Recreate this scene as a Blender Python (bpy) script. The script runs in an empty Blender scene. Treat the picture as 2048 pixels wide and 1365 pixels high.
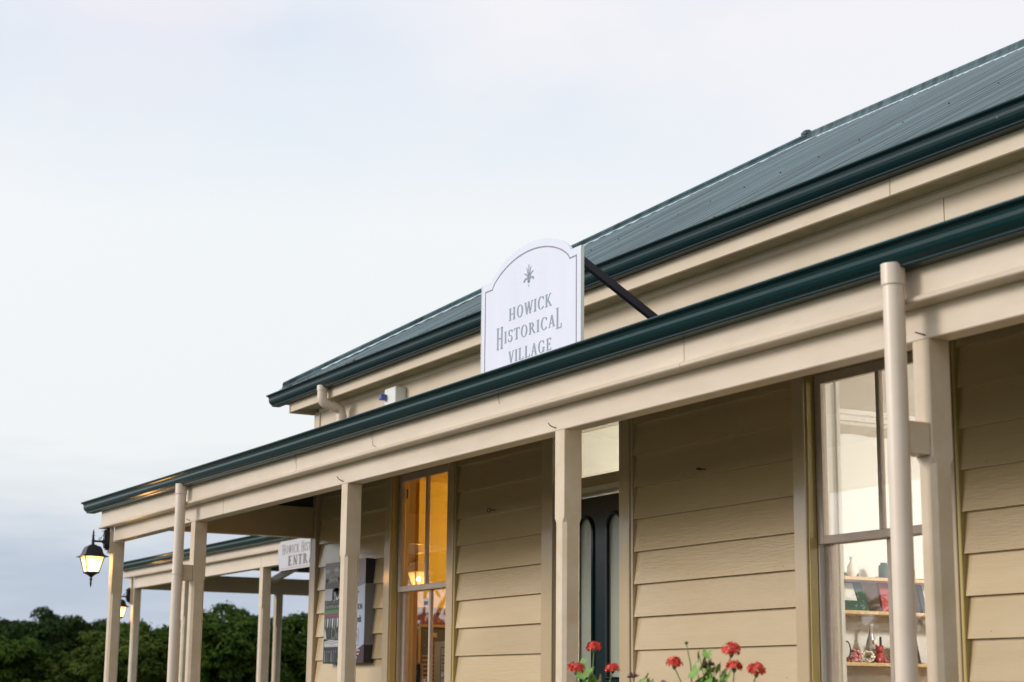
import bpy, math, random
import numpy as np
from mathutils import Vector, Matrix
R = math.radians
PI = math.pi
random.seed(7)
rng = np.random.default_rng(7)
scene = bpy.context.scene
COL = scene.collection
Z0 = 1.2            # height of the camera above the ground; all "rel" heights below are measured from it

# ------------------------------------------------------------------ camera
cd = bpy.data.cameras.new('camera')
cam = bpy.data.objects.new('camera', cd)
COL.objects.link(cam)
scene.camera = cam
yaw, pitch, roll = R(61.41545), R(11.43149), R(0.58667)
fw = Vector((-math.sin(yaw) * math.cos(pitch), math.cos(yaw) * math.cos(pitch), math.sin(pitch)))
rt = Vector((math.cos(yaw), math.sin(yaw), 0))
up = rt.cross(fw)
r2 = math.cos(roll) * rt + math.sin(roll) * up
u2 = -math.sin(roll) * rt + math.cos(roll) * up
m = Matrix((r2, u2, -fw)).transposed().to_4x4()
m.translation = Vector((0, -4.35, Z0))
cam.matrix_world = m
cd.sensor_width = 36.0
cd.lens = 3519.54 / 2048 * 36.0
cd.clip_start = 0.1
cd.clip_end = 5000
cd.dof.use_dof = True
cd.dof.focus_distance = 10.5
cd.dof.aperture_fstop = 3.6

# ------------------------------------------------------------------ world
SUN_EL, SUN_AZ = R(19), R(203)     # azimuth measured from +Y clockwise: behind the camera, a bit to the left
w = bpy.data.worlds.new('World')
scene.world = w
w.use_nodes = True
nt = w.node_tree
nt.nodes.clear()
N = nt.nodes.new
L = nt.links.new
out = N('ShaderNodeOutputWorld')
bg = N('ShaderNodeBackground')
bg.inputs['Strength'].default_value = 0.1
L(bg.outputs[0], out.inputs[0])
sky = N('ShaderNodeTexSky')
sky.sky_type = 'NISHITA'
sky.sun_disc = False
sky.sun_elevation = SUN_EL
sky.sun_rotation = SUN_AZ
sky.air_density = 1.0
sky.dust_density = 1.0
tc = N('ShaderNodeTexCoord')
sep = N('ShaderNodeSeparateXYZ')
L(tc.outputs['Generated'], sep.inputs[0])
def wmath(op, a, b=None, clamp=False):
    n = N('ShaderNodeMath'); n.operation = op; n.use_clamp = clamp
    for i, v in enumerate((a, b)):
        if v is None: continue
        if isinstance(v, (int, float)): n.inputs[i].default_value = v
        else: L(v, n.inputs[i])
    return n.outputs[0]
def wramp(src, stops):
    n = N('ShaderNodeValToRGB')
    e = n.color_ramp.elements
    while len(e) < len(stops): e.new(0.5)
    for el, (p, c) in zip(e, stops):
        el.position = p; el.color = (*c, 1) if len(c) == 3 else c
    L(src, n.inputs[0])
    return n.outputs[0]
def wmix(f, a, b):
    n = N('ShaderNodeMix'); n.data_type = 'RGBA'
    for s, v in ((0, f), (6, a), (7, b)):
        if isinstance(v, (int, float)): n.inputs[s].default_value = v
        elif isinstance(v, tuple): n.inputs[s].default_value = (*v, 1)
        else: L(v, n.inputs[s])
    return n.outputs[2]
# low streaky cloud, stretched sideways
mp = N('ShaderNodeMapping'); L(tc.outputs['Generated'], mp.inputs[0]); mp.inputs['Scale'].default_value = (2.6, 2.6, 15)
n1 = N('ShaderNodeTexNoise'); L(mp.outputs[0], n1.inputs[0]); n1.inputs['Scale'].default_value = 2.2; n1.inputs['Detail'].default_value = 5; n1.inputs['Roughness'].default_value = .55
mp2 = N('ShaderNodeMapping'); L(tc.outputs['Generated'], mp2.inputs[0]); mp2.inputs['Scale'].default_value = (1, 1, 2.2)
mp2.inputs['Location'].default_value = (3.1, 1.7, .4)
n2 = N('ShaderNodeTexNoise'); L(mp2.outputs[0], n2.inputs[0]); n2.inputs['Scale'].default_value = 3.2; n2.inputs['Detail'].default_value = 6; n2.inputs['Roughness'].default_value = .5
# elevation gradient of the cloud deck (x10: the Background runs at 0.1)
K = 10.0
def k(c, s=1.0): return tuple(v * K * s for v in c)
elev = wmath('ADD', sep.outputs['Z'], wmath('MULTIPLY', wmath('SUBTRACT', n1.outputs[0], .5), wramp(sep.outputs['Z'], [(0, (.13, .13, .13)), (.10, (.13, .13, .13)), (.2, (.02, .02, .02))])))
grad = wramp(elev, [(0.0, (.66, .72, .84)), (.022, (.60, .67, .80)), (.05, (.50, .57, .70)), (.075, (.62, .68, .78)), (.098, (.76, .80, .85)), (.14, (.92, .945, .955)), (.26, (.94, .97, .985)), (.37, (.74, .83, .95)), (.46, (.86, .92, 1.0)), (.62, (1.2, 1.24, 1.34)), (.85, (1.45, 1.48, 1.56))])
hi = wramp(n2.outputs[0], [(.40, (0, 0, 0)), (.66, (1, 1, 1))])
hifac = wmath('MULTIPLY', hi, wramp(sep.outputs['Z'], [(.16, (0, 0, 0)), (.42, (1, 1, 1))]))
cl = wmix(wmath('MULTIPLY', hifac, .8), grad, (1.08, 1.01, 1.0))
# one soft pinkish cloud tuft high up
vd = N('ShaderNodeVectorMath'); vd.operation = 'DOT_PRODUCT'; L(tc.outputs['Generated'], vd.inputs[0]); vd.inputs[1].default_value = (-.896, .257, .361)
tuft = wmath('MULTIPLY', wramp(vd.outputs['Value'], [(.9972, (0, 0, 0)), (1.0, (1, 1, 1))]), wramp(n2.outputs[0], [(.35, (.3, .3, .3)), (.6, (1, 1, 1))]))
cl = wmix(wmath('MULTIPLY', tuft, .9), cl, (1.04, .94, .95))
# paler, brighter evening sky low behind the viewer (the side the sun set on)
side = wmath('ADD', wmath('MULTIPLY', sep.outputs['Y'], -.94), wmath('MULTIPLY', sep.outputs['X'], -.1))
glow = wmath('MULTIPLY', wmath('MULTIPLY', wramp(side, [(.05, (0, 0, 0)), (.85, (1, 1, 1))]), wramp(sep.outputs['Z'], [(0.0, (1, 1, 1)), (.75, (.0, .0, .0))])), 1.0)
cl = wmix(glow, cl, (1.45, 1.44, 1.55))
sc = N('ShaderNodeVectorMath'); sc.operation = 'SCALE'; L(cl, sc.inputs[0]); sc.inputs['Scale'].default_value = K
skyc = N('ShaderNodeMix'); skyc.data_type = 'RGBA'; skyc.inputs[0].default_value = 0.88
L(sky.outputs[0], skyc.inputs[6]); L(sc.outputs[0], skyc.inputs[7])
L(skyc.outputs[2], bg.inputs['Color'])

# ------------------------------------------------------------------ sun behind thin cloud
sd = bpy.data.lights.new('sun', 'SUN')
sd.energy = 1.95
sd.angle = R(18)
sd.color = (1, .94, .92)
so = bpy.data.objects.new('sun', sd)
COL.objects.link(so)
sdir = Vector((math.sin(SUN_AZ) * math.cos(SUN_EL), math.cos(SUN_AZ) * math.cos(SUN_EL), math.sin(SUN_EL)))
so.rotation_euler = sdir.to_track_quat('Z', 'Y').to_euler()
so.location = (-5, -20, 20)

scene.view_settings.view_transform = 'Standard'
scene.view_settings.look = 'None'
scene.view_settings.exposure = 0.06
scene.view_settings.gamma = 1.0
scene.cycles.max_bounces = 8
scene.cycles.transparent_max_bounces = 12

# ================================================================== materials
def mat(name, col, rough=.6, metal=0.0, spec=.5, noise=0.0, nscale=6.0, ncol=None, bump=0.0, bscale=(40, 40, 40), bdist=.002, coat=0.0, emis=None, estr=0.0, stretch=(1, 1, 1)):
    mt = bpy.data.materials.new(name); mt.use_nodes = True
    t = mt.node_tree; b = t.nodes['Principled BSDF']
    b.inputs['Base Color'].default_value = (*col, 1)
    b.inputs['Roughness'].default_value = rough
    b.inputs['Metallic'].default_value = metal
    b.inputs['Specular IOR Level'].default_value = spec
    b.inputs['Coat Weight'].default_value = coat
    if emis: b.inputs['Emission Color'].default_value = (*emis, 1); b.inputs['Emission Strength'].default_value = estr
    tcn = t.nodes.new('ShaderNodeTexCoord')
    if noise:
        mpn = t.nodes.new('ShaderNodeMapping'); t.links.new(tcn.outputs['Object'], mpn.inputs[0]); mpn.inputs['Scale'].default_value = stretch
        ns = t.nodes.new('ShaderNodeTexNoise'); ns.inputs['Scale'].default_value = nscale; ns.inputs['Detail'].default_value = 6; ns.inputs['Roughness'].default_value = .62
        t.links.new(mpn.outputs[0], ns.inputs[0])
        rp = t.nodes.new('ShaderNodeValToRGB'); rp.color_ramp.elements[0].position = .32; rp.color_ramp.elements[1].position = .7
        c2 = ncol or tuple(v * .6 for v in col)
        rp.color_ramp.elements[0].color = (*c2, 1); rp.color_ramp.elements[1].color = (*col, 1)
        mx = t.nodes.new('ShaderNodeMix'); mx.data_type = 'RGBA'; mx.inputs[0].default_value = noise
        mx.inputs[6].default_value = (*col, 1)
        t.links.new(ns.outputs[0], rp.inputs[0]); t.links.new(rp.outputs[0], mx.inputs[7]); t.links.new(mx.outputs[2], b.inputs['Base Color'])
    if bump:
        mpb = t.nodes.new('ShaderNodeMapping'); t.links.new(tcn.outputs['Object'], mpb.inputs[0]); mpb.inputs['Scale'].default_value = bscale
        nb = t.nodes.new('ShaderNodeTexNoise'); nb.inputs['Scale'].default_value = 1.0; nb.inputs['Detail'].default_value = 4; nb.inputs['Roughness'].default_value = .6
        t.links.new(mpb.outputs[0], nb.inputs[0])
        bp = t.nodes.new('ShaderNodeBump'); bp.inputs['Strength'].default_value = bump; bp.inputs['Distance'].default_value = bdist
        t.links.new(nb.outputs[0], bp.inputs['Height']); t.links.new(bp.outputs[0], b.inputs['Normal'])
    return mt

CREAM = (.58, .44, .245)
CREAM2 = (.49, .36, .175)
M = {}
M['board'] = mat('cream_gloss_boards', CREAM, .13, spec=.85, noise=.6, nscale=2.6, ncol=CREAM2, bump=.5, bscale=(9, 9, 130), bdist=.0025, stretch=(.4, 1, 3))
M['trim'] = mat('cream_gloss_trim', (.56, .44, .275), .14, spec=.85, noise=.3, nscale=4, ncol=CREAM2, bump=.35, bscale=(110, 110, 8), bdist=.0015)
M['mustard'] = mat('warm_light_mustard_paint', (.50, .385, .14), .28, spec=.5, noise=.4, nscale=6, ncol=(.40, .30, .10))  # deeper yellow: warm window light on the reveals put into the colour
M['beam'] = mat('cream_beam_paint', (.69, .585, .445), .36, spec=.4, noise=.75, nscale=3, ncol=(.56, .46, .34), bump=.5, bscale=(6, 90, 90), bdist=.0015, stretch=(.5, 1, 2))
M['post'] = mat('cream_post_paint', (.68, .58, .45), .34, spec=.45, noise=.6, nscale=5, ncol=CREAM2, bump=.25, bscale=(90, 90, 7), bdist=.0012)
M['pipe'] = mat('cream_pipe_paint', (.70, .60, .485), .34, spec=.45, noise=.2, nscale=6, ncol=CREAM2, bump=.08, bscale=(30, 30, 12))
M['frieze'] = mat('cream_frieze_paint', (.66, .56, .42), .46, spec=.35, noise=.35, nscale=2.5, ncol=(.50, .39, .22), bump=.2, bscale=(5, 60, 60), bdist=.001)
M['soffit'] = mat('olive_soffit_paint', (.36, .32, .20), .7, spec=.2, noise=.6, nscale=5, ncol=(.16, .15, .08))  # olive, mottled with a darker tone
M['sash'] = mat('worn_sash_paint', (.53, .44, .35), .42, spec=.4, noise=.4, nscale=14, ncol=(.32, .25, .19), bump=.3, bscale=(120, 120, 14), bdist=.001)
M['green_gutter'] = mat('dark_green_gutter_enamel', (.002, .026, .028), .26, spec=.3, noise=.25, nscale=3, ncol=(.003, .018, .021), bump=.05, bscale=(14, 30, 30))
M['roof'] = mat('green_corrugated_steel', (.085, .155, .165), .40, spec=.25, noise=1.0, nscale=3.4, ncol=(.004, .022, .028), stretch=(3.4, .10, .10))
M['under_roof'] = mat('roof_underside', (.05, .06, .055), .6, noise=.4, nscale=3)
M['pale_lead'] = mat('pale_flashing_edge', (.42, .47, .50), .45, noise=.5, nscale=30, ncol=(.35, .40, .42))
M['iron'] = mat('black_cast_iron', (.012, .012, .02), .45, spec=.5, bump=.3, bscale=(160, 160, 160), bdist=.001)
M['strut'] = mat('black_steel_strut', (.008, .008, .018), .5)
M['sign'] = mat('white_sign_panel', (.66, .69, .77), .45, noise=.5, nscale=2.5, ncol=(.58, .60, .66), stretch=(3, 1, .6))
M['sign_edge'] = mat('pale_sign_margin', (.70, .70, .75), .45)
M['sign_ink'] = mat('grey_green_sign_ink', (.25, .31, .36), .5, noise=.25, nscale=20)
M['sign_line'] = mat('mauve_grey_line', (.24, .22, .27), .5)
M['old_sign'] = mat('weathered_sign_board', (.50, .485, .49), .6, noise=.45, nscale=9, ncol=(.45, .42, .42), stretch=(.6, 1, 3))
M['old_ink'] = mat('faded_grey_ink', (.13, .115, .12), .7, noise=.5, nscale=26, ncol=(.32, .30, .30))
M['red_ink'] = mat('faded_red_line', (.36, .12, .12), .7, noise=.5, nscale=30, ncol=(.5, .38, .38))
M['white_plastic'] = mat('white_plastic', (.72, .73, .68), .4)
M['blue_plastic'] = mat('blue_plastic_lens', (.04, .07, .30), .3, spec=.6)
M['nail'] = mat('rusty_nail', (.10, .06, .035), .7)
M['hall'] = mat('hall_plaster', (.80, .79, .74), .8, noise=.2, nscale=2, ncol=(.75, .74, .68))
M['shop'] = mat('cream_shop_plaster', (.82, .81, .76), .8, noise=.2, nscale=1.5, ncol=(.72, .69, .6))
M['shop_band'] = mat('cornice_shadow_grey', (.50, .46, .38), .8)
M['yellow'] = mat('ochre_yellow_plaster', (.86, .56, .055), .75, noise=.25, nscale=2, ncol=(.76, .47, .04))
M['dado'] = mat('red_brown_dado', (.22, .045, .03), .5, noise=.4, nscale=8, ncol=(.12, .025, .02))
M['timber'] = mat('pale_pine_shelf', (.62, .44, .22), .5, noise=.4, nscale=6, ncol=(.45, .29, .13), stretch=(5, .5, 5))
M['floor'] = mat('brown_floor_boards', (.16, .09, .05), .5, noise=.4, nscale=4)
M['deck'] = mat('grey_deck_boards', (.07, .055, .04), .7, noise=.5, nscale=5, bump=.3, bscale=(4, 60, 60))
M['door'] = mat('dark_green_door_gloss', (.003, .014, .016), .16, spec=.45, bump=.45, bscale=(220, 220, 45), bdist=.0012)
M['bulb'] = mat('lit_bulb', (1, .8, .5), .4, emis=(1, .66, .30), estr=14)
M['glow_pane'] = None
M['grass'] = mat('lawn', (.045, .075, .025), .9, noise=.6, nscale=3, ncol=(.03, .045, .015))
M['gravel'] = mat('gravel_path', (.11, .10, .085), .95, noise=.5, nscale=30, bump=.5, bscale=(60, 60, 60), bdist=.01)

# lichen and dirt on the upper gutter
def per_piece(mt, amt):
    t = mt.node_tree; b = t.nodes['Principled BSDF']; src = b.inputs['Base Color'].links[0].from_socket
    ge = t.nodes.new('ShaderNodeNewGeometry'); hs = t.nodes.new('ShaderNodeHueSaturation'); ma = t.nodes.new('ShaderNodeMapRange')
    ma.inputs['To Min'].default_value = 1 - amt; ma.inputs['To Max'].default_value = 1 + amt
    t.links.new(ge.outputs['Random Per Island'], ma.inputs['Value']); t.links.new(ma.outputs[0], hs.inputs['Value']); t.links.new(src, hs.inputs['Color']); t.links.new(hs.outputs[0], b.inputs['Base Color'])
def specks(mt, col, lo, hi, scale, stretch=(1, 1, 1)):
    t = mt.node_tree; b = t.nodes['Principled BSDF']
    src = b.inputs['Base Color'].links[0].from_socket
    tcn = t.nodes.new('ShaderNodeTexCoord')
    mpn = t.nodes.new('ShaderNodeMapping'); t.links.new(tcn.outputs['Object'], mpn.inputs[0]); mpn.inputs['Scale'].default_value = stretch
    ns = t.nodes.new('ShaderNodeTexNoise'); ns.inputs['Scale'].default_value = scale; ns.inputs['Detail'].default_value = 8; ns.inputs['Roughness'].default_value = .75
    t.links.new(mpn.outputs[0], ns.inputs[0])
    rp = t.nodes.new('ShaderNodeValToRGB'); rp.color_ramp.elements[0].position = lo; rp.color_ramp.elements[1].position = hi
    t.links.new(ns.outputs[0], rp.inputs[0])
    mx = t.nodes.new('ShaderNodeMix'); mx.data_type = 'RGBA'
    t.links.new(rp.outputs[0], mx.inputs[0]); t.links.new(src, mx.inputs[6]); mx.inputs[7].default_value = (*col, 1)
    t.links.new(mx.outputs[2], b.inputs['Base Color'])
M['lichen_gutter'] = mat('lichened_green_gutter', (.003, .024, .027), .34, spec=.3, noise=.35, nscale=3, ncol=(.005, .02, .025), bump=.2, bscale=(40, 60, 60))
specks(M['lichen_gutter'], (.26, .27, .22), .64, .72, 22)
specks(M['beam'], (.30, .23, .15), .655, .76, 9, (.8, 1, 2.5))
specks(M['board'], (.36, .27, .14), .64, .80, 7, (.6, 1, 2.2)); per_piece(M['board'], .07); per_piece(M['beam'], .04)
specks(M['post'], (.40, .31, .20), .67, .80, 11, (1, 1, .5))
specks(M['frieze'], (.36, .29, .16), .66, .80, 5, (.5, 1, 1.5))
specks(M['sash'], (.16, .12, .10), .66, .76, 25)

def glass_mat(name, tint=(.96, .97, .97), refl=1.0, bump=.12, bs=3.0):
    mt = bpy.data.materials.new(name); mt.use_nodes = True
    t = mt.node_tree; t.nodes.clear()
    o = t.nodes.new('ShaderNodeOutputMaterial'); mx = t.nodes.new('ShaderNodeMixShader')
    tr = t.nodes.new('ShaderNodeBsdfTransparent'); tr.inputs[0].default_value = (*tint, 1)
    gl = t.nodes.new('ShaderNodeBsdfGlossy'); gl.inputs['Roughness'].default_value = .003; gl.inputs[0].default_value = (refl, refl, refl, 1)
    fr = t.nodes.new('ShaderNodeFresnel'); fr.inputs[0].default_value = 1.5
    ma = t.nodes.new('ShaderNodeMath'); ma.operation = 'MULTIPLY'; ma.use_clamp = True
    t.links.new(fr.outputs[0], ma.inputs[0])
    ge = t.nodes.new('ShaderNodeNewGeometry'); inv = t.nodes.new('ShaderNodeMath'); inv.operation = 'MULTIPLY_ADD'; inv.inputs[1].default_value = -2.3; inv.inputs[2].default_value = 2.3   # two faces of the pane reflect
    t.links.new(ge.outputs['Backfacing'], inv.inputs[0]); t.links.new(inv.outputs[0], ma.inputs[1])
    tcn = t.nodes.new('ShaderNodeTexCoord'); nb = t.nodes.new('ShaderNodeTexNoise'); nb.inputs['Scale'].default_value = bs; nb.inputs['Detail'].default_value = 1
    t.links.new(tcn.outputs['Object'], nb.inputs[0])
    bp = t.nodes.new('ShaderNodeBump'); bp.inputs['Strength'].default_value = bump; bp.inputs['Distance'].default_value = .004
    t.links.new(nb.outputs[0], bp.inputs['Height']); t.links.new(bp.outputs[0], gl.inputs['Normal'])
    t.links.new(ma.outputs[0], mx.inputs[0]); t.links.new(tr.outputs[0], mx.inputs[1]); t.links.new(gl.outputs[0], mx.inputs[2])
    t.links.new(mx.outputs[0], o.inputs[0])
    return mt
M['glass'] = glass_mat('old_window_glass')
M['fan_glass'] = glass_mat('fanlight_glass', (.95, .95, .9), .8)
# obscure glass of the door
ob = mat('rippled_obscure_glass', (.34, .36, .28), .10, spec=.7, bump=.7, bscale=(70, 70, 18), bdist=.002)
M['obscure'] = ob
# frosted, lamp-lit lantern glass
fm = bpy.data.materials.new('lit_lantern_glass'); fm.use_nodes = True
t = fm.node_tree; b = t.nodes['Principled BSDF']
b.inputs['Base Color'].default_value = (.9, .75, .5, 1); b.inputs['Roughness'].default_value = .3
lw = t.nodes.new('ShaderNodeTexCoord'); vm = t.nodes.new('ShaderNodeVectorMath'); vm.operation = 'LENGTH'
t.links.new(lw.outputs['Object'], vm.inputs[0])
rp = t.nodes.new('ShaderNodeValToRGB')
rp.color_ramp.elements[0].position = .055; rp.color_ramp.elements[0].color = (3.0, 2.0, .75, 1)
rp.color_ramp.elements[1].position = .125; rp.color_ramp.elements[1].color = (.74, .44, .14, 1)
t.links.new(vm.outputs['Value'], rp.inputs[0]); t.links.new(rp.outputs[0], b.inputs['Emission Color']); b.inputs['Emission Strength'].default_value = 1.15
tr_ = t.nodes.new('ShaderNodeBsdfTransparent'); tr_.inputs[0].default_value = (1, .92, .75, 1); mxs = t.nodes.new('ShaderNodeMixShader'); mxs.inputs[0].default_value = .6
ou = [n for n in t.nodes if n.type == 'OUTPUT_MATERIAL'][0]
t.links.new(tr_.outputs[0], mxs.inputs[1]); t.links.new(b.outputs[0], mxs.inputs[2]); t.links.new(mxs.outputs[0], ou.inputs[0])
M['glow_pane'] = fm

# ================================================================== mesh helpers
class MB:
    """collects polygons (world x, y, rel z) of ONE mesh"""
    def __init__(s): s.v = []; s.f = []; s.mi = []; s.sm = []
    def add(s, vs, fs, mi=0, smooth=False):
        o = len(s.v); s.v += [tuple(p) for p in vs]; s.f += [tuple(i + o for i in f) for f in fs]
        s.mi += [mi] * len(fs); s.sm += [smooth] * len(fs)
    def box(s, x0, x1, y0, y1, z0, z1, mi=0):
        s.add([(x, y, z) for x in (x0, x1) for y in (y0, y1) for z in (z0, z1)],
              [(0, 1, 3, 2), (4, 6, 7, 5), (0, 4, 5, 1), (2, 3, 7, 6), (0, 2, 6, 4), (1, 5, 7, 3)], mi)
    def bbox(s, x0, x1, y0, y1, z0, z1, b=.003, mi=0):
        """box with small chamfers on the four edges along its longest side and on the ends"""
        d = [x1 - x0, y1 - y0, z1 - z0]; a = d.index(max(d)); b = min(b, min(d) * .3)
        o = [i for i in range(3) if i != a]
        lo = [x0, y0, z0]; hi = [x1, y1, z1]
        def ring(t, ins):
            pts = []
            l0, h0, l1, h1 = lo[o[0]] + ins, hi[o[0]] - ins, lo[o[1]] + ins, hi[o[1]] - ins
            c = b
            for (u, v_) in ((l0 + c, l1), (h0 - c, l1), (h0, l1 + c), (h0, h1 - c), (h0 - c, h1), (l0 + c, h1), (l0, h1 - c), (l0, l1 + c)):
                p = [0, 0, 0]; p[a] = t; p[o[0]] = u; p[o[1]] = v_; pts.append(tuple(p))
            return pts
        rings = [ring(lo[a], b), ring(lo[a] + b, 0), ring(hi[a] - b, 0), ring(hi[a], b)]
        s.loft(rings, mi=mi)
    def loft(s, rings, mi=0, smooth=False, caps=True, closed=True):
        n = len(rings[0]); vs = [p for r in rings for p in r]; fs = []
        for i in range(len(rings) - 1):
            for j in range(n if closed else n - 1):
                k2 = (j + 1) % n
                fs.append((i * n + j, i * n + k2, (i + 1) * n + k2, (i + 1) * n + j))
        s.add(vs, fs, mi, smooth)
        if caps:
            s.add(rings[0], [tuple(range(n))[::-1]], mi); s.add(rings[-1], [tuple(range(n))], mi)
    def prism_x(s, prof, x0, x1, mi=0, dz=None):
        """profile of (y, z) pushed along x; dz = [(x, offset)] stations"""
        st = dz or [(x0, 0), (x1, 0)]
        s.loft([[(x, y, z + o) for y, z in prof] for x, o in st], mi)
    def prism_y(s, prof, y0, y1, mi=0):
        s.loft([[(x, y, z) for x, z in prof] for y in (y0, y1)], mi)
    def tube(s, pts, rad, seg=12, mi=0, caps=True):
        pts = [Vector(p) for p in pts]; rs = rad if isinstance(rad, (list, tuple)) else [rad] * len(pts)
        rings = []; ref = None
        for i, p in enumerate(pts):
            d = (pts[min(i + 1, len(pts) - 1)] - pts[max(i - 1, 0)]).normalized()
            if ref is None: ref = Vector((1, 0, 0)) if abs(d.x) < .9 else Vector((0, 1, 0))
            a = (ref - d * ref.dot(d)).normalized(); ref = a; b2 = d.cross(a)
            rings.append([tuple(p + rs[i] * (math.cos(2 * PI * j / seg) * a + math.sin(2 * PI * j / seg) * b2)) for j in range(seg)])
        s.loft(rings, mi, True, caps)
    def lathe(s, prof, c, seg=16, mi=0, off=PI / 16, smooth=True):
        rings = [[(c[0] + r * math.cos(2 * PI * j / seg + off), c[1] + r * math.sin(2 * PI * j / seg + off), c[2] + z) for j in range(seg)] for r, z in prof]
        s.loft(rings, mi, smooth)
    def ball(s, c, r, seg=8, mi=0, sq=(1, 1, 1)):
        rings = []
        for i in range(1, seg // 2 + 1):
            a = PI * i / (seg // 2 + 1)
            rings.append([(c[0] + sq[0] * r * math.sin(a) * math.cos(2 * PI * j / seg), c[1] + sq[1] * r * math.sin(a) * math.sin(2 * PI * j / seg), c[2] - sq[2] * r * math.cos(a)) for j in range(seg)])
        s.loft(rings, mi, True)
    def build(s, name, mats, parent=None, origin=None, fix=False):
        me = bpy.data.meshes.new(name)
        org = Vector(origin) if origin is not None else (Vector(parent['_o']) if parent is not None and '_o' in parent else Vector((0, 0, 0)))
        v = np.array(s.v, dtype=float) + np.array([0, 0, Z0]) - np.array(org)
        me.from_pydata(v.tolist(), [], s.f)
        for mm in (mats if isinstance(mats, (list, tuple)) else [mats]): me.materials.append(mm)
        me.polygons.foreach_set('material_index', s.mi); me.polygons.foreach_set('use_smooth', s.sm)
        me.update()
        if not fix:
            import bmesh
            bm = bmesh.new(); bm.from_mesh(me); bmesh.ops.recalc_face_normals(bm, faces=bm.faces); bm.to_mesh(me); bm.free()
        o = bpy.data.objects.new(name, me); COL.objects.link(o)
        if parent is not None: o.parent = parent; o['_o'] = tuple(org); o.location = org - Vector(parent['_o'])
        else: o.location = org; o['_o'] = tuple(org)
        return o
ALL_THINGS = []
def tag(o, label=None, cat=None, group=None, kind=None):
    if label: o['label'] = label
    if cat: o['category'] = cat
    if group: o['group'] = group
    if kind: o['kind'] = kind
    return o
def thing(name, loc, label, cat, group=None):
    """an Empty at the base of a thing; loc is (x, y, rel z)"""
    o = bpy.data.objects.new(name, None); COL.objects.link(o)
    o.location = (loc[0], loc[1], loc[2] + Z0); o['_o'] = (loc[0], loc[1], loc[2] + Z0); o.empty_display_size = .1
    return tag(o, label, cat, group)
def copy_tree(o, parent=None):
    c = o.copy(); COL.objects.link(c)
    if parent is not None: c.parent = parent
    for ch in list(o.children): copy_tree(ch, c)
    return c
def rot_verts(vs, c, ax, ang):
    Mx = Matrix.Rotation(ang, 3, ax); c = Vector(c)
    return [tuple(Mx @ (Vector(p) - c) + c) for p in vs]

# ================================================================== ground
G = -1.2
g = MB(); g.add([(-900, -900, G), (900, -900, G), (900, 900, G), (-900, 900, G)], [(0, 1, 2, 3)])
tag(g.build('ground', M['grass']), kind='structure')
g = MB(); g.add([(-40, -3.4, G + .004), (8, -3.4, G + .004), (8, -.9, G + .004), (-40, -.9, G + .004)], [(0, 1, 2, 3)])
tag(g.build('path', M['gravel']), kind='structure')

# ================================================================== the cream house
W = 1.33                 # front plane of the wall trims
DECK = -.8
XL, XR = -13.94, 1.6     # wall ends
house = thing('cream_house', (-6, 4.3, G), 'cream weatherboard house with green roof and a long front veranda', 'house')

BZ = [.279 + .1925 * i for i in range(-6, 8)]      # lower edges of the boards
def boards(mb, x0, x1, zlo, zhi):
    for i, z in enumerate(BZ):
        z0, z1 = max(z, zlo), min(z + .1925 + .012, zhi)
        if z1 - z0 < .02: continue
        j = random.uniform(-.0015, .0015)
        f = (z0 - z) / .205
        ya, yb = W + .020 + .026 * f + j, W + .020 + .026 * (z1 - z) / .205 + j
        xs = [x0]
        mb.prism_x([(ya, z0), (yb, z1), (W + .075, z1), (W + .075, z0)], x0, x1)
        xn = x0 + random.uniform(.08, .2)
        while xn < x1 - .05:
            if random.random() < .45: mb.ball((xn + random.uniform(-.01, .01), ya + .002, z0 + random.uniform(.018, .03)), random.uniform(.0018, .0032), 6, 1, (1, .5, 1))
            xn += .45
bays = [(-13.83, -12.455), (-11.28, -10.0), (-8.94, -7.343), (-6.132, -3.4), (-2.2, 1.5)]
for i, (a, b_) in enumerate(bays):
    mb = MB(); boards(mb, a, b_, DECK, 1.84)
    mb.build('weatherboards', [M['board'], M['nail']], house)
# boards below the windows
for a, b_ in ((-12.455, -11.28), (-7.343, -6.132), (-3.4, -2.2)):
    mb = MB(); boards(mb, a, b_, DECK, -.07); mb.build('weatherboards', [M['board'], M['nail']], house)
# framing wall behind (with holes for windows and door)
openings = [(-12.356, -11.38, -.03, 1.70), (-9.86, -9.05, DECK, 1.70), (-7.24, -6.235, -.03, 1.70), (-3.3, -2.3, -.03, 1.70)]
mb = MB(); x = XL + .02
for a, b_, z0, z1 in openings:
    mb.box(x, a, W + .076, W + .21, DECK - .35, 2.40); mb.box(a, b_, W + .076, W + .21, z1, 2.40)
    if z0 > DECK: mb.box(a, b_, W + .076, W + .21, DECK - .35, z0)
    x = b_
mb.box(x, XR - .02, W + .076, W + .21, DECK - .35, 2.40)
mb.build('wall_frame', M['trim'], house)
# side and back walls
mb = MB()
for i, z in enumerate([G + .1925 * i for i in range(0, 19)]):  # side boards
    z1 = min(z + .205, 2.4)
    mb.loft([[(XL - .012, y, z), (XL + .012, y, z1), (XL + .05, y, z1), (XL + .05, y, z)] for y in (W + .1, 7.6)])
    mb.loft([[(XR + .012, y, z), (XR - .012, y, z1), (XR - .05, y, z1), (XR - .05, y, z)] for y in (W + .1, 7.6)])
    mb.prism_x([(7.62, z), (7.60, z1), (7.55, z1), (7.55, z)], XL, XR)
mb.build('weatherboards', [M['board'], M['nail']], house)
# foundation below the deck line
mb = MB(); mb.box(XL + .05, XR - .05, W + .22, W + .3, G, DECK - .34); mb.build('foundation', M['timber'], house)
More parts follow.
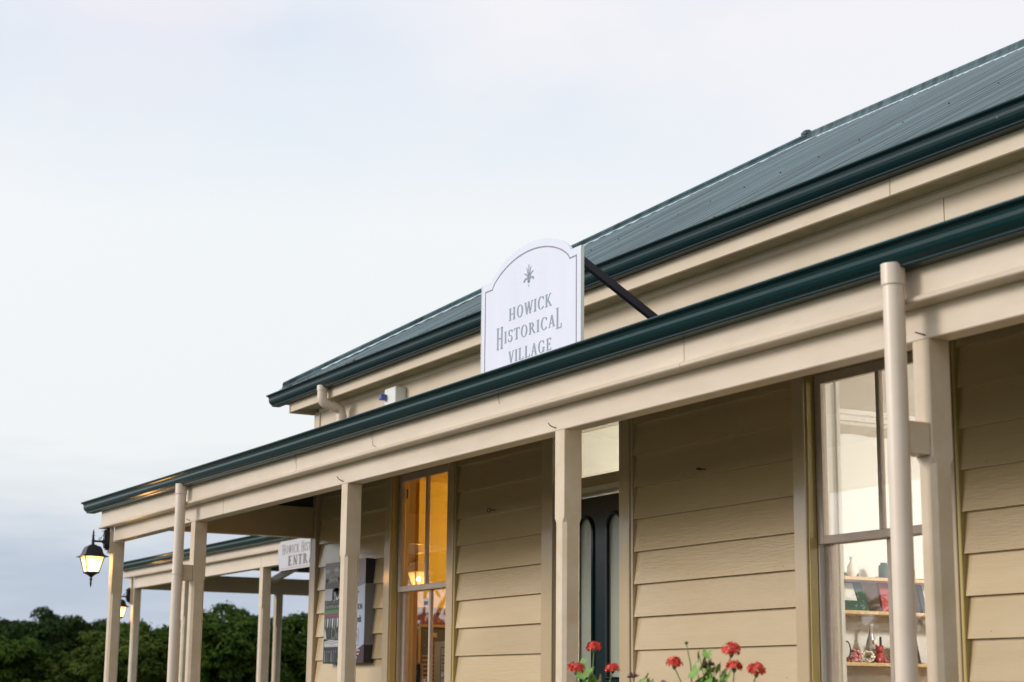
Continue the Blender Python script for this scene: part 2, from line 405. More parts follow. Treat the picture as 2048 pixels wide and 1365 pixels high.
# corner boards
mb = MB(); mb.bbox(XL, -13.85, W, W + .11, DECK, 2.38); mb.bbox(XL - .026, XL - .001, W + .0, W + .1, DECK, 2.38)
mb.build('corner_board', M['trim'], house)
mb = MB(); mb.bbox(1.5, XR, W, W + .11, DECK, 2.38); mb.build('corner_board', M['trim'], house)
# plain frieze above the veranda roof, in two lengths with a cracked joint
mb = MB(); mb.box(-13.848, -6.147, W + .012, W + .074, 1.86, 2.40); mb.box(-6.143, 1.499, W + .014, W + .074, 1.86, 2.40)
mb.prism_x([(W - .012, 2.40), (W - .012, 2.385), (W - .004, 2.368), (W + .011, 2.36), (W + .011, 2.40)], -13.848, 1.49)
mb.build('frieze', M['frieze'], house)

# ---- windows
scs = []
def casing(mb, a, b_, z0, z1, aw=.1):
    mb.bbox(a - aw, a, W, W + .074, z0, z1 + .1); mb.bbox(b_, b_ + aw, W, W + .074, z0, z1 + .1)
    mb.bbox(a, b_, W + .001, W + .073, z1, z1 + .1)
def sash_window(a, b_, z0, z1, zr, muntin=True, inner=None):
    inner = inner or M['trim']
    win = MB()
    casing(win, a, b_, z0, z1)
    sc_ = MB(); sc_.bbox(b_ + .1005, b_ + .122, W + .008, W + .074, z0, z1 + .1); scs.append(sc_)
    win.bbox(a - .13, b_ + .13, W - .035, W + .075, z0 - .04, z0)               # sill
    fr = win.build('window', M['trim'], house)
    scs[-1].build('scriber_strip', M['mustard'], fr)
    # stepped linings of the box frame
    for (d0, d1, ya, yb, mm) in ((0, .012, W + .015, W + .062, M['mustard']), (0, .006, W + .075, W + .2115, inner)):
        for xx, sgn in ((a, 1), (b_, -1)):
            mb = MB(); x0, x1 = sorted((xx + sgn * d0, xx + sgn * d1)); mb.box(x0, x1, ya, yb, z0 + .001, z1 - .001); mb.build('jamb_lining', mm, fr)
    mb = MB()
    mb.box(a + .013, b_ - .013, W + .02, W + .20, z1 - .03, z1 - .001)
    mb.build('window_lining', M['trim'], fr)
    def sash(za, zb, y0, name, top, bot, xo=0):
        mb = MB(); st = .05
        A, B = a + .012 + xo, b_ - .012 - xo
        mb.bbox(A, A + st, y0, y0 + .038, za, zb); mb.bbox(B - st, B, y0, y0 + .038, za, zb)
        mb.bbox(A + st, B - st, y0 + .001, y0 + .037, zb - top, zb); mb.bbox(A + st, B - st, y0 + .001, y0 + .037, za, za + bot)
        if muntin:
            xm = (A + B) / 2; mb.bbox(xm - .014, xm + .014, y0 + .004, y0 + .034, za + bot, zb - top)
        # putty bevels
        o = mb.build(name, M['sash'], fr)
        gl = MB()
        for p, q in (((A + st, xm - .014), (xm + .014, B - st)) if muntin else ((A + st, B - st),)):
            gl.box(p - .004, q + .004, y0 + .017, y0 + .020, za + bot - .004, zb - top + .004)
        gl.build('window_glass', M['glass'], fr)
    sash(zr, z1 - .031, W + .065, 'upper_sash', .05, .042)
    sash(z0 + .004, zr + .035, W + .108, 'lower_sash', .035, .075)
    return fr
w1 = sash_window(-12.356, -11.38, -.03, 1.70, .775)
M['white_gloss'] = mat('white_gloss', (.80, .79, .72), .35)
w2 = sash_window(-7.24, -6.235, -.03, 1.70, .785, inner=M['white_gloss'])
w3 = sash_window(-3.3, -2.3, -.03, 1.70, .785)
# sash lift / catch at the head of the left window
mb = MB(); mb.ball((-12.27, W + .1, 1.555), .012, 8, sq=(1, .6, 1)); mb.ball((-12.27, W + .1, 1.50), .012, 8, sq=(1, .6, 1)); mb.bbox(-12.276, -12.264, W + .095, W + .107, 1.50, 1.555)
mb.build('sash_catch', M['iron'], w1)

# ---- front door
da, db = -9.86, -9.05
mb = MB()
mb.bbox(da - .14, da, W, W + .074, DECK, 1.80); mb.bbox(db, db + .112, W, W + .074, DECK, 1.80); mb.bbox(da, db, W + .001, W + .073, 1.70, 1.80)
mb.bbox(db + .112, db + .134, W + .012, W + .074, DECK, 1.80)
mb.bbox(da + .001, da + .045, W + .04, W + .20, DECK, 1.70); mb.bbox(db - .03, db - .001, W + .075, W + .20, DECK, 1.70)
door = mb.build('door_frame', M['trim'], house)
mb = MB(); mb.prism_x([(W + .02, 1.295), (W + .075, 1.375), (W + .2, 1.375), (W + .2, 1.25), (W + .055, 1.25), (W + .03, 1.265)], da + .046, db - .031)
mb.build('transom_bar', M['trim'], door)
mb = MB(); mb.box(da + .046, db - .031, W + .12, W + .124, 1.376, 1.695); mb.build('fanlight_glass', M['fan_glass'], door)
# leaf with two tall round-headed panes
def arch_pts(xc, hw, z0, z1, n=14):
    r = hw; zc = z1 - r
    return [(xc - hw, z0), (xc + hw, z0)] + [(xc + r * math.cos(PI * i / n), zc + r * math.sin(PI * i / n)) for i in range(n + 1)]
DY = W + .10
mb = MB(); lx0, lx1 = da + .047, db - .032
pan = [(-9.602, .092, .12, 1.125), (-9.252, .092, .12, 1.125)]
# leaf face made as a polygon with holes: split into columns
cols = [(lx0, pan[0][0] - pan[0][1]), (pan[0][0] + pan[0][1], pan[1][0] - pan[1][1]), (pan[1][0] + pan[1][1], lx1)]
for a, b_ in cols: mb.box(a, b_, DY, DY + .04, DECK + .01, 1.245)
for xc, hw, z0, z1 in pan:
    mb.box(xc - hw, xc + hw, DY, DY + .04, DECK + .01, z0)
    n = 14; zc = z1 - hw
    topl = [(xc + hw * math.cos(PI * i / n), zc + hw * math.sin(PI * i / n)) for i in range(n + 1)]
    for i in range(n):
        (xa, za), (xb, zb) = topl[i], topl[i + 1]
        mb.loft([[(xa, y, za), (xa, y, 1.245), (xb, y, 1.245), (xb, y, zb)] for y in (DY, DY + .04)])
leaf = mb.build('door_leaf', M['door'], door)
mb = MB()
for xc, hw, z0, z1 in pan:     # bolection mouldings round the panes
    path = [(xc - hw, z0), (xc - hw, z1 - hw)] + [(xc + hw * math.cos(PI - PI * i / 16), z1 - hw + hw * math.sin(PI - PI * i / 16)) for i in range(1, 16)] + [(xc + hw, z1 - hw), (xc + hw, z0)]
    mb.tube([(px, DY - .004, pz) for px, pz in path] + [(xc - hw, DY - .004, z0)], .012, 8)
mb.build('door_moulding', M['door'], leaf) if False else mb.build('door_moulding', M['door'], door)
for xc, hw, z0, z1 in pan:
    mb = MB(); pts = arch_pts(xc, hw + .003, z0 - .003, z1 + .003); mb.loft([[(px, y, pz) for px, pz in pts] for y in (DY + .014, DY + .02)])
    mb.build('obscure_pane', M['obscure'], door)
mb = MB(); mb.ball((db - .1, DY - .05, .02 - .0), .028, 10); mb.tube([(db - .1, DY - .05, .02), (db - .1, DY, .02)], .012, 8)
mb.build('door_knob', mat('old_brass', (.4, .27, .1), .3, metal=1), door)

# ---- soffit, fascia, gutter and roof
FY, FX = 1.157, -14.11
ridge_y, ridge_z = 4.35, 4.50
tanp = math.tan(R(30.3))
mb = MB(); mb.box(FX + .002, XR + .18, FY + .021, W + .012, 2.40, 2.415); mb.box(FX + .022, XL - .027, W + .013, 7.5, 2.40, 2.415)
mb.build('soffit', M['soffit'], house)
mb = MB()
for a, b_ in ((FX + .022, -13.262), (-13.258, -6.314), (-6.310, XR + .18)): mb.bbox(a, b_, FY + random.uniform(0, .001), FY + .02, 2.388, 2.515, .002)
mb.bbox(FX, FX + .020, FY - .006, 7.6, 2.380, 2.515, .002)
mb.build('fascia', M['frieze'], house)
def gutter_prof(yf, zt):
    pts = [(-.001, -.004), (-.110, -.006), (-.116, 0), (-.124, -.002), (-.127, -.008), (-.124, -.014), (-.112, -.017), (-.103, -.024), (-.100, -.036), (-.100, -.050),
           (-.096, -.064), (-.087, -.076), (-.074, -.085), (-.070, -.089), (-.071, -.095), (-.066, -.099), (-.060, -.096), (-.055, -.098), (-.001, -.098)]
    return [(yf + y, zt + z) for y, z in pts]
mb = MB(); mb.prism_x(gutter_prof(FY, 2.568), 0, 0, dz=[(-14.36, -.004), (-14.0, -.004), (-8, .004), (XR + .3, .006)])
# return along the left side
mb.loft([[(FX + (y_ - FY) if False else FX - (FY - y_) , yy, z_) for y_, z_ in gutter_prof(FY, 2.562)] for yy in (FY + .0, 7.6)])
mb.build('gutter', M['lichen_gutter'], house)
# debris lying in the upper gutter
mb = MB()
for i in range(90):
    x = random.choice([random.uniform(-14, -12.6), random.uniform(-14, -4), random.uniform(-9, -7)]); y = FY - .11 + random.uniform(-.012, .02); r = random.uniform(.004, .012)
    mb.ball((x, y, 2.568 + random.uniform(-.002, .004)), r, 6, sq=(random.uniform(1, 2.5), 1, .8))
mb.ball((-4.95, FY - .115, 2.575), .03, 8, sq=(1.8, .8, .7)); mb.ball((-4.88, FY - .12, 2.55), .022, 8)
mb.build('gutter_debris', mat('moss_and_lichen', (.20, .20, .13), .9, noise=.7, nscale=60, ncol=(.06, .07, .03)), house)['kind'] = 'stuff'
# corrugated sheets
EY, EZ = 1.095, 2.588
def roof_z(y): return EZ + (y - EY) * tanp
_rj = random.Random(3); RIB = [_rj.uniform(.7, 1.25) for _ in range(4000)]
def corr(xc): return .0092 * math.sin(2 * PI * xc / .0762) * RIB[int(xc / .0762 + 2000) % 4000] + (.0035 if (xc / .762) % 1 < .05 else 0)
verts, faces = [], []
CX = -14.19       # hip corner
x = CX; cols_ = []
while x < XR + .3:
    cols_.append(x); x += .0762 / 8
for x in cols_:
    yt = min(ridge_y, EY + (x - CX))
    dzc = corr(x)
    for y in (EY, (EY + yt) / 2, yt): verts.append((x, y, roof_z(y) + dzc))
for i in range(len(cols_) - 1):
    for j in (0, 1): faces.append((i * 3 + j, (i + 1) * 3 + j, (i + 1) * 3 + j + 1, i * 3 + j + 1))
mb = MB(); mb.add(verts, faces, 0, True)
# left hip slope and rear slope (plain pitch, same sheets)
ys = np.arange(EY, 2 * ridge_y - EY, .0762 / 8); vs, fs = [], []
for y in ys:
    xt = CX + min(y - EY, 2 * ridge_y - EY - y)
    vs += [(CX, y, EZ + corr(y)), (max(xt, CX), y, EZ + (max(xt, CX) - CX) * tanp + corr(y))]
for i in range(len(ys) - 1): fs.append((2 * i, 2 * i + 1, 2 * i + 3, 2 * i + 2))
mb.add(vs, fs, 0, True)
jx = CX + ridge_y - EY
mb.add([(CX, 2 * ridge_y - EY, EZ), (XR + .3, 2 * ridge_y - EY, EZ), (XR + .3, ridge_y, roof_z(ridge_y)), (jx, ridge_y, roof_z(ridge_y))], [(0, 1, 2, 3)])
mb.add([(XR + .1, EY, EZ - .03), (XR + .1, 2 * ridge_y - EY, EZ - .03), (XR + .1, ridge_y, roof_z(ridge_y) - .03)], [(0, 1, 2)])
roof = mb.build('roof', M['roof'], house, fix=True)
# screw heads along the purlins
mb = MB()
for row in (1.1,):
    y = EY + row; x = CX + row + .4
    while x < -3.5:
        cx = math.floor(x / .0762) * .0762 + .019
        mb.ball((cx, y, roof_z(y) + .010), .006, 6)
        x += .0762 * 5
mb.build('roof_screws', M['roof'], roof)
# ridge and hip flashings with a roll top
def capping(p0, p1, side, ends=True):
    """side = unit vector in the slope plane running down from the ridge; returns rings"""
    p0, p1 = Vector(p0), Vector(p1)
    return p0, p1
def flashing(p0, p1, down_a, down_b, wid=.17, rad=.028):
    p0, p1, da_, db_ = Vector(p0), Vector(p1), Vector(down_a), Vector(down_b)
    sec = []
    sec += [da_ * wid + Vector((0, 0, .012)), da_ * .045 + Vector((0, 0, .014))]
    d = (p1 - p0).normalized(); nrm = Vector((0, 0, 1)); lat = (da_ - d * da_.dot(d)); lat.z = 0; lat.normalize()
    for i in range(9):
        a = -R(20) + (PI + R(40)) * i / 8
        sec.append(lat * (rad * math.cos(a)) + Vector((0, 0, .03 + rad * math.sin(a))))
    sec += [db_ * .045 + Vector((0, 0, .014)), db_ * wid + Vector((0, 0, .012))]
    return [[tuple(p + q) for q in sec] for p in (p0, p1)], sec
sl = Vector((0, -math.cos(R(30.3)), -math.sin(R(30.3)))); slb = Vector((0, math.cos(R(30.3)), -math.sin(R(30.3))))
sll = Vector((-math.cos(R(30.3)), 0, -math.sin(R(30.3))))
J = (jx, ridge_y, roof_z(ridge_y))
mb = MB(); rings, _ = flashing((jx - .05, J[1], J[2]), (XR + .3, J[1], J[2]), sl, slb); mb.loft(rings, 0, False, False, False)
rings2 = [[tuple(Vector(p) - Vector((0, 0, .004))) for p in r] for r in rings]; mb.loft(rings2, 0, False, False, False)
rc = mb.build('ridge_cap', M['roof'], roof)
mb = MB(); hv = (Vector(J) - Vector((CX, EY, EZ))).normalized()
# slope directions square to the hip line
da1 = (Vector((1, -1, 0)).normalized()); na = Vector((0, -math.sin(R(30.3)), math.cos(R(30.3))))
fa = hv.cross(na).normalized(); fa = fa if fa.x > 0 else -fa
nb_ = Vector((-math.sin(R(30.3)), 0, math.cos(R(30.3)))); fb = hv.cross(nb_).normalized(); fb = fb if fb.y > 0 else -fb
rings, _ = flashing((CX + .02, EY + .02, EZ + .012), J, fa, fb); mb.loft(rings, 0, False, False, False)
mb.build('hip_cap', M['roof'], roof)
# pale scalloped edge where the flashing is dressed over the sheets
mb = MB()
def lead(pA, pB, down, wid, ph=0):
    pA, pB, down = Vector(pA), Vector(pB), Vector(down); n = int((pB - pA).length / .0127)
    vs = []
    for i in range(n + 1):
        p = pA.lerp(pB, i / n); q = p + down * wid
        wv = .5 + .5 * math.sin(2 * PI * q.x / .0762)
        vs += [tuple(q + Vector((0, 0, .0135))), tuple(q + down * (.012 + .012 * (1 - wv)) + Vector((0, 0, .009 - .006 * (1 - wv))))]
    mb.add(vs, [(2 * i, 2 * i + 1, 2 * i + 3, 2 * i + 2) for i in range(n)], 0, False)
lead(J, (XR + .3, J[1], J[2]), sl, .17)
lead((CX + .3, EY + .3, EZ + .3 * tanp + .012), J, fa, .17)
mb.build('flashing_edge', M['pale_lead'], roof, fix=True)
# black bracket where hip meets ridge
mb = MB(); mb.ball((J[0] - .02, J[1], J[2] + .05), .045, 8, sq=(1.4, 1, .8)); mb.build('ridge_end', M['roof'], roof)

# upper downpipe: swan neck from the eaves gutter to the wall
mb = MB(); px = -13.235
pts = [(px, 1.095, 2.485), (px, 1.095, 2.39)]
for i in range(1, 7):
    a = PI / 2 * i / 6 * .92; pts.append((px, 1.095 + .055 * (1 - math.cos(a)), 2.39 - .055 * math.sin(a)))
pts.append((px, 1.20, 2.322))
for i in range(1, 7):
    a = PI / 2 * (1 - i / 6); pts.append((px, 1.215 + .055 * math.cos(a), 2.262 + .06 * math.sin(a)))
pts.append((px, 1.272, 1.93))
mb.tube(pts, .040, 16)
mb.tube([(px, 1.095, 2.487), (px, 1.095, 2.445)], .0445, 16); mb.tube([(px, 1.185, 2.325), (px, 1.215, 2.318)], .0445, 16); mb.tube([(px, 1.272, 2.262), (px, 1.272, 2.24)], .0435, 16)
mb.build('downpipe', M['pipe'], house)

# ---- veranda
VRY0, VRZ0, VT = -.12, 1.655, math.tan(R(11))
VB = 1.300   # underside of the beam
VL = -15.34
mb = MB()
for a, b_ in ((-15.232, -12.416), (-12.411, XR)): mb.bbox(a, b_, random.uniform(0, .0012), .10, VB, 1.56, .004)
mb.build('veranda_beam', M['beam'], house)
mb = MB(); mb.bbox(-13.99, -13.90, .102, W - .002, VB, VB + .26, .004); mb.build('cross_beam', M['trim'], house)
mb = MB(); zr_ = lambda y: VRZ0 + (y - VRY0) * VT - .012
mb.loft([[(-13.96, y, VB + .261), (-13.93, y, VB + .261), (-13.93, y, zr_(y)), (-13.96, y, zr_(y))] for y in (.102, W - .002)]); mb.build('dark_gap_infill', M['under_roof'], house)  # dark sheet added to stand for the shaded gap above the cross beam
mb = MB(); mb.bbox(1.5, 1.598, .102, W - .002, VB, VB + .26, .004); mb.build('cross_beam', M['trim'], house)
mb = MB()
for a, b_ in ((-15.45, -10.834), (-10.830, -6.296), (-6.292, XR + .1)):
    mb.bbox(a, b_, -.060 - random.uniform(0, .001), -.042, 1.4475, 1.60, .0015)
mb.build('veranda_fascia', M['beam'], house)
mb = MB()
for a, b_ in ((-15.45, -10.834), (-10.830, -6.296), (-6.292, XR + .1)):
    mb.prism_x([(-.043, 1.4455), (-.070, 1.4455), (-.080, 1.441), (-.085, 1.433), (-.084, 1.425), (-.078, 1.420), (-.002, 1.420), (-.002, 1.435), (-.041, 1.435)], a, b_)
mb.build('fascia_moulding', M['beam'], house)
mb = MB(); mb.prism_x(gutter_prof(-.060, 1.648), 0, 0, dz=[(-15.70, .026), (-13.5, .012), (-11, 0), (-6, -.001), (XR + .2, 0)])
mb.build('veranda_gutter', M['green_gutter'], house)
# veranda roof sheets, seen from below
VRY0, VRZ0, VT = -.12, 1.655, math.tan(R(11))
mb = MB(); xs = np.arange(-15.62, XR + .15, .0762 / 6); vs = []
for x in xs:
    for y in (VRY0, W + .01): vs.append((x, y, VRZ0 + (y - VRY0) * VT + corr(x)))
mb.add(vs, [(2 * i, 2 * i + 2, 2 * i + 3, 2 * i + 1) for i in range(len(xs) - 1)], 0, True)
vr = mb.build('veranda_roof', M['under_roof'], house, fix=True)
mb = MB()
for y in (.28, .80): mb.bbox(-15.5, XR, y, y + .07, VRZ0 + (y - VRY0) * VT - .062, VRZ0 + (y - VRY0) * VT - .013, .003)
mb.build('purlin', M['trim'], vr)
for x in (-15.2, -13.0, -10.1, -7.4, -4.8, -2.2, .4):
    mb = MB(); mb.prism_y([(x, 0), (x + .045, 0), (x + .045, 1), (x, 1)], 0, 0)
    mb = MB(); y0, y1 = .0, W - .003; za = lambda y: VRZ0 + (y - VRY0) * VT - .064
    mb.loft([[(x, y, za(y)), (x + .045, y, za(y)), (x + .045, y, za(y) - .085), (x, y, za(y) - .085)] for y in (.102, y1)])
    mb.build('rafter', M['trim'], vr)
# posts: square heads, stop-chamfered shafts
def post_mesh(x0, wx, y0, wy, ztop, zch, zbot, name, parent, mt):
    rings = []
    for z, c in ((zbot, .002), (zbot + .45, .002), (zbot + .48, .017), (zch - .022, .017), (zch, .002), (ztop, .002)):
        x1, y1 = x0 + wx, y0 + wy
        rings.append([(x0 + c, y0, z), (x1 - c, y0, z), (x1, y0 + c, z), (x1, y1 - c, z), (x1 - c, y1, z), (x0 + c, y1, z), (x0, y1 - c, z), (x0, y0 + c, z)])
    mb = MB(); mb.loft(rings); return mb.build(name, mt, parent)
for x0, wx in ((-15.334, .100), (-13.140, .100), (-10.208, .093), (-7.526, .092), (-4.892, .088), (-2.3, .09), (.4, .09)):
    post_mesh(x0, wx, .001, .098, VB - .0005, .865, DECK, 'veranda_post', house, M['post'])
# deck and steps
mb = MB()
for i in range(12): mb.bbox(-15.5, XR, -.12 + i * .122, -.12 + i * .122 + .117, DECK - .035, DECK - .002, .003)
mb.build('veranda_deck', M['deck'], house)
mb = MB(); mb.box(-15.48, XR - .02, -.10, -.08, G, DECK - .04); mb.build('deck_skirt', M['deck'], house)
# bent nails left in the beam above each post
for x, d in ((-13.17, (-.05, -.014, .012)), (-10.18, (-.033, -.03, .03)), (-7.52, (-.02, -.03, .022)), (-4.82, (-.03, -.02, .01))):
    mb = MB(); mb.tube([(x, 0.001, 1.315), (x + d[0] * .3, d[1] * .9, 1.315 + d[2] * .5), (x + d[0], d[1], 1.318 + d[2])], .0028, 6); mb.build('bent_nail', M['nail'], house)

for xa, za, xb, zb in ((-9.62, 1.575, -9.60, 1.47), (-9.60, 1.47, -9.55, 1.455), (-8.02, 1.60, -8.00, 1.50), (-10.83, 1.59, -10.85, 1.50)):
    mb = MB(); mb.tube([(xa, -.0635, za), ((xa + xb) / 2 + .012, -.072, (za + zb) / 2), (xb, -.0635, zb)], .0012, 5); mb.build('loose_thread', M['nail'], house)
# veranda downpipes with their timber blocks and straps
def downpipe(x, y, xb0, xb1, zb0, zb1, ztop, strap, parent):
    mb = MB(); mb.tube([(x, y, ztop), (x, y, G + .05)], .040, 20); mb.tube([(x, y, ztop + .002), (x, y, ztop - .075)], .0445, 20, caps=False)
    mb.loft([[(x + r * math.cos(2 * PI * j / 20), y + r * math.sin(2 * PI * j / 20), ztop - .075 - dz) for j in range(20)] for r, dz in ((.0445, 0), (.040, .006))], 0, True, False)
    p = mb.build('downpipe', M['pipe'], parent)
    mb = MB(); mb.bbox(xb0, xb1, y + .02, -.001, zb0, zb1, .002); mb.build('pipe_block', M['post'], p)
    if strap is not None:
        mb = MB(); pts = [(x + .0425 * math.cos(a), y + .0425 * math.sin(a)) for a in [R(d) for d in range(-180, 61, 15)]]
        ring = lambda z: [(px_, py_, z) for px_, py_ in pts]
        mb.tube([(px_, py_, strap) for px_, py_ in pts] + [(xb1 + .001, y + .045, strap), (xb1 + .003, y + .075, strap - .001)], .0028, 6)
        mb.bbox(xb1, xb1 + .002, y + .035, y + .085, strap - .006, strap + .006); mb.ball((xb1 + .003, y + .068, strap + .002), .004, 6)
        mb.build('pipe_strap', M['pipe'], p)
downpipe(-13.035, -.125, -13.125, -13.046, .845, .965, 1.575, .890, house)
downpipe(-4.838, -.127, -4.893, -4.813, .872, .990, 1.566, None, house)

# mounting block for the corner lantern
def lantern_block(x0, x1, yf, z0, z1, parent):
    n = 6; hw = (x1 - x0) / 2; xc = (x0 + x1) / 2; prof = [(x1, z1), (x0, z1), (x0, z0 + .02)]
    prof += [(xc - hw * math.cos(a), z0 + .02 - .02 * math.sin(a)) for a in [PI * i / n for i in range(1, n)]] + [(x1, z0 + .02)]
    mb = MB(); mb.prism_y(prof, yf - .03, yf - .0005); return mb.build('lantern_block', M['post'], parent)
lantern_block(-15.335, -15.240, 0, 1.195, 1.419, house)

# ---- rooms behind the lit windows
def room(x0, x1, y0, y1, z0, z1, name, walls, ceil=None, floor=None):
    t_ = .04; mb = MB()
    mb.box(x0 - t_, x0, y0, y1, z0, z1, 0); mb.box(x1, x1 + t_, y0, y1, z0, z1, 0); mb.box(x0 - t_, x1 + t_, y1, y1 + t_, z0, z1, 0)
    mb.box(x0 - t_, x1 + t_, y0, y1 + t_, z1, z1 + t_, 1); mb.box(x0 - t_, x1 + t_, y0, y1 + t_, z0 - t_, z0, 2)
    return mb, [walls, ceil or walls, floor or M['floor']]
IY = W + .212
# left room (ochre)
mb, ms = room(-13.75, -10.62, IY, 5.2, DECK, 1.83, 'ochre_room', M['yellow'], M['yellow'])
r1 = mb.build('room_wall', ms, house)
mb = MB(); mb.box(-13.749, -13.735, IY + .1, 5.19, DECK, .70, 0); mb.bbox(-13.748, -13.715, IY + .1, 5.19, .70, .745, .004, 1); mb.bbox(-13.7485, -13.722, IY + .55, IY + .62, DECK, .70, .003, 1)
mb.build('dado_panel', [M['dado'], mat('olive_rail', (.28, .17, .05), .5)], r1)
mb = MB(); mb.box(-12.42, -12.36, IY - .0, IY + .02, -.05, 1.76); mb.box(-12.46, -12.36, IY + .02, IY + .035, -.08, 1.8)
brv = mat('brown_varnish', (.40, .19, .04), .4, noise=.3); mb.build('inner_architrave', brv, r1)
mb = MB(); mb.box(-11.38, -11.28, IY + .001, IY + .03, -.08, 1.8); mb.build('inner_architrave', brv, r1)
# hall behind the door
mb, ms = room(-10.45, -8.82, IY, 6.5, DECK, 2.05, 'hall', M['hall'], M['hall'])
mb.build('room_wall', ms, house)
# shop behind the right window
mb, ms = room(-8.70, 1.2, IY, 5.6, DECK, 1.80, 'shop', M['shop'], mat('white_ceiling', (.82, .80, .74), .8))
r3 = mb.build('room_wall', ms, house)
mb = MB()
pr = [(-8.699, 1.799), (-8.60, 1.799), (-8.615, 1.775), (-8.64, 1.765), (-8.66, 1.74), (-8.685, 1.735), (-8.699, 1.72)]
mb.prism_y(pr, IY, 5.59); mb.build('cornice', M['shop'], r3)
# uneven shadow under the cornice, painted as a grey strip
mb = MB(); n = 60; vs = []
for i in range(n + 1):
    y = IY + .3 + (5.5 - IY - .3) * i / n; vs += [(-8.697, y, 1.718), (-8.697, y, 1.655 + random.uniform(-.006, .006))]
mb.add(vs, [(2 * i, 2 * i + 1, 2 * i + 3, 2 * i + 2) for i in range(n)]); mb.build('cornice_shadow_band', M['shop_band'], r3, fix=True)
mb = MB(); mb.bbox(-6.23, -6.14, IY + .001, IY + .03, -.1, 1.75); mb.build('inner_architrave', M['white_gloss'], r3)
mb = MB(); mb.bbox(-7.33, -7.245, IY + .001, IY + .03, -.1, 1.75)
mb.bbox(-7.24, -7.225, W + .205, IY + .02, -.02, 1.69)
mb.build('inner_architrave', M['white_gloss'], r3)

# room lamps (the lit interiors)
def point(name, loc, e, col, rad=.12):
    l = bpy.data.lights.new(name, 'POINT'); l.energy = e; l.color = col; l.shadow_soft_size = rad
    o = bpy.data.objects.new(name, l); COL.objects.link(o); o.location = (loc[0], loc[1], loc[2] + Z0); return o
def pendant(loc, ceil, label, e, col):
    t_ = thing('pendant_lamp', loc, label, 'lamp')
    mb = MB(); mb.lathe([(.02, .12), (.05, .10), (.16, -.02), (.165, -.03), (.15, -.02), (.045, .09)], loc, 20); mb.build('lamp_shade', M['white_plastic'], t_)
    mb = MB(); mb.tube([(loc[0], loc[1], loc[2] + .11), (loc[0], loc[1], ceil)], .005, 6); mb.build('lamp_cord', M['iron'], t_)
    mb = MB(); mb.ball((loc[0], loc[1], loc[2] - .02), .035, 10); mb.build('bulb', M['bulb'], t_)
    p = point('lamp_light', (loc[0], loc[1], loc[2] - .11), e, col); p.location = (0, 0, -.11); p.parent = t_
pendant((-12.7, 3.9, 1.45), 1.83, 'white shaded lamp hanging in the ochre room behind the left window', 95, (1, .88, .60))
pendant((-9.6, 3.6, 1.6), 2.05, 'white shaded lamp hanging in the hall behind the green door', 100, (1, .96, .92))
pendant((-6.6, 3.4, 1.42), 1.80, 'white shaded lamp hanging in the shop behind the right window', 150, (1, .95, .89))
pendant((-3.2, 3.4, 1.42), 1.80, 'white shaded lamp hanging further right inside the shop', 120, (1, .93, .84))
#__PART2__
# ================================================================== shop goods on the shelves behind the right window
SX = -8.45
shelf = thing('wall_shelf', (-8.6, 3.6, .2), 'pale pine wall shelves full of souvenirs inside the shop window', 'shelves')
for z in (-.10, .225, .535, .74):
    mb = MB(); mb.bbox(-8.695, SX, 1.95, 5.2, z - .022, z, .003); mb.build('shelf_board', M['timber'], shelf)
for y in (1.96, 3.6, 5.16):
    mb = MB(); mb.bbox(-8.694, SX - .012, y, y + .022, -.7, .95); mb.build('upright', M['timber'], shelf)
def colmat(name, col, rough=.6, **kw): return mat(name, col, rough, **kw)
cG = colmat('dark_green_frame', (.03, .08, .05)); cR = colmat('red_cloth', (.38, .05, .045)); cP = colmat('pink_petals', (.75, .28, .30)); cWh = colmat('white_petals', (.82, .80, .68))
cB = colmat('smoky_bottle_glass', (.42, .40, .36), .15); cK = colmat('black_iron_frame', (.02, .02, .02)); cM = colmat('mirror_glass', (.8, .82, .8), .05, metal=1); cT = colmat('tan_box', (.5, .28, .08)); cPr = colmat('botanical_print', (.78, .76, .66), noise=.5, nscale=18, ncol=(.45, .50, .38))
def leaning(name, y0, y1, z, h, lean, label, fm_, inner, cat='picture', bw=.035):
    t_ = thing(name, (SX - .08, (y0 + y1) / 2, z), label, cat)
    x = SX - .08; mb = MB()
    def q(y, zz, d=0): return (x - lean * (zz - z) / h + d, y, zz)
    for a, b_, c, d in ((y0, y0 + bw, z, z + h), (y1 - bw, y1, z, z + h), (y0 + bw, y1 - bw, z, z + bw), (y0 + bw, y1 - bw, z + h - bw, z + h)):
        mb.add([q(a, c), q(b_, c), q(b_, d), q(a, d), q(a, c, -.02), q(b_, c, -.02), q(b_, d, -.02), q(a, d, -.02)], [(0, 1, 2, 3), (4, 7, 6, 5), (0, 4, 5, 1), (1, 5, 6, 2), (2, 6, 7, 3), (3, 7, 4, 0)])
    mb.build('picture_frame', fm_, t_)
    mb = MB(); a, b_, c, d = y0 + bw, y1 - bw, z + bw, z + h - bw
    mb.add([q(a, c, -.008), q(b_, c, -.008), q(b_, d, -.008), q(a, d, -.008), q(a, c, -.015), q(b_, c, -.015), q(b_, d, -.015), q(a, d, -.015)], [(0, 1, 2, 3), (4, 7, 6, 5), (0, 4, 5, 1), (1, 5, 6, 2), (2, 6, 7, 3), (3, 7, 4, 0)])
    mb.build('picture', inner, t_)
leaning('picture_frame', 2.50, 2.82, .536, .24, .10, 'dark green framed botanical print leaning on the second shelf in the shop window', cG, cPr, bw=.065)
leaning('book', 2.93, 3.10, .536, .22, .05, 'red covered book standing beside the green picture frame', cR, cR, 'book', .02)
leaning('picture_frame', 3.25, 3.5, .536, .22, .06, 'thin black framed picture on the shelf to the right of the red book', cK, cPr)
leaning('picture_frame', 3.05, 3.22, .226, .15, .04, 'small black frame on the lowest visible shop shelf', cK, cPr, bw=.02)
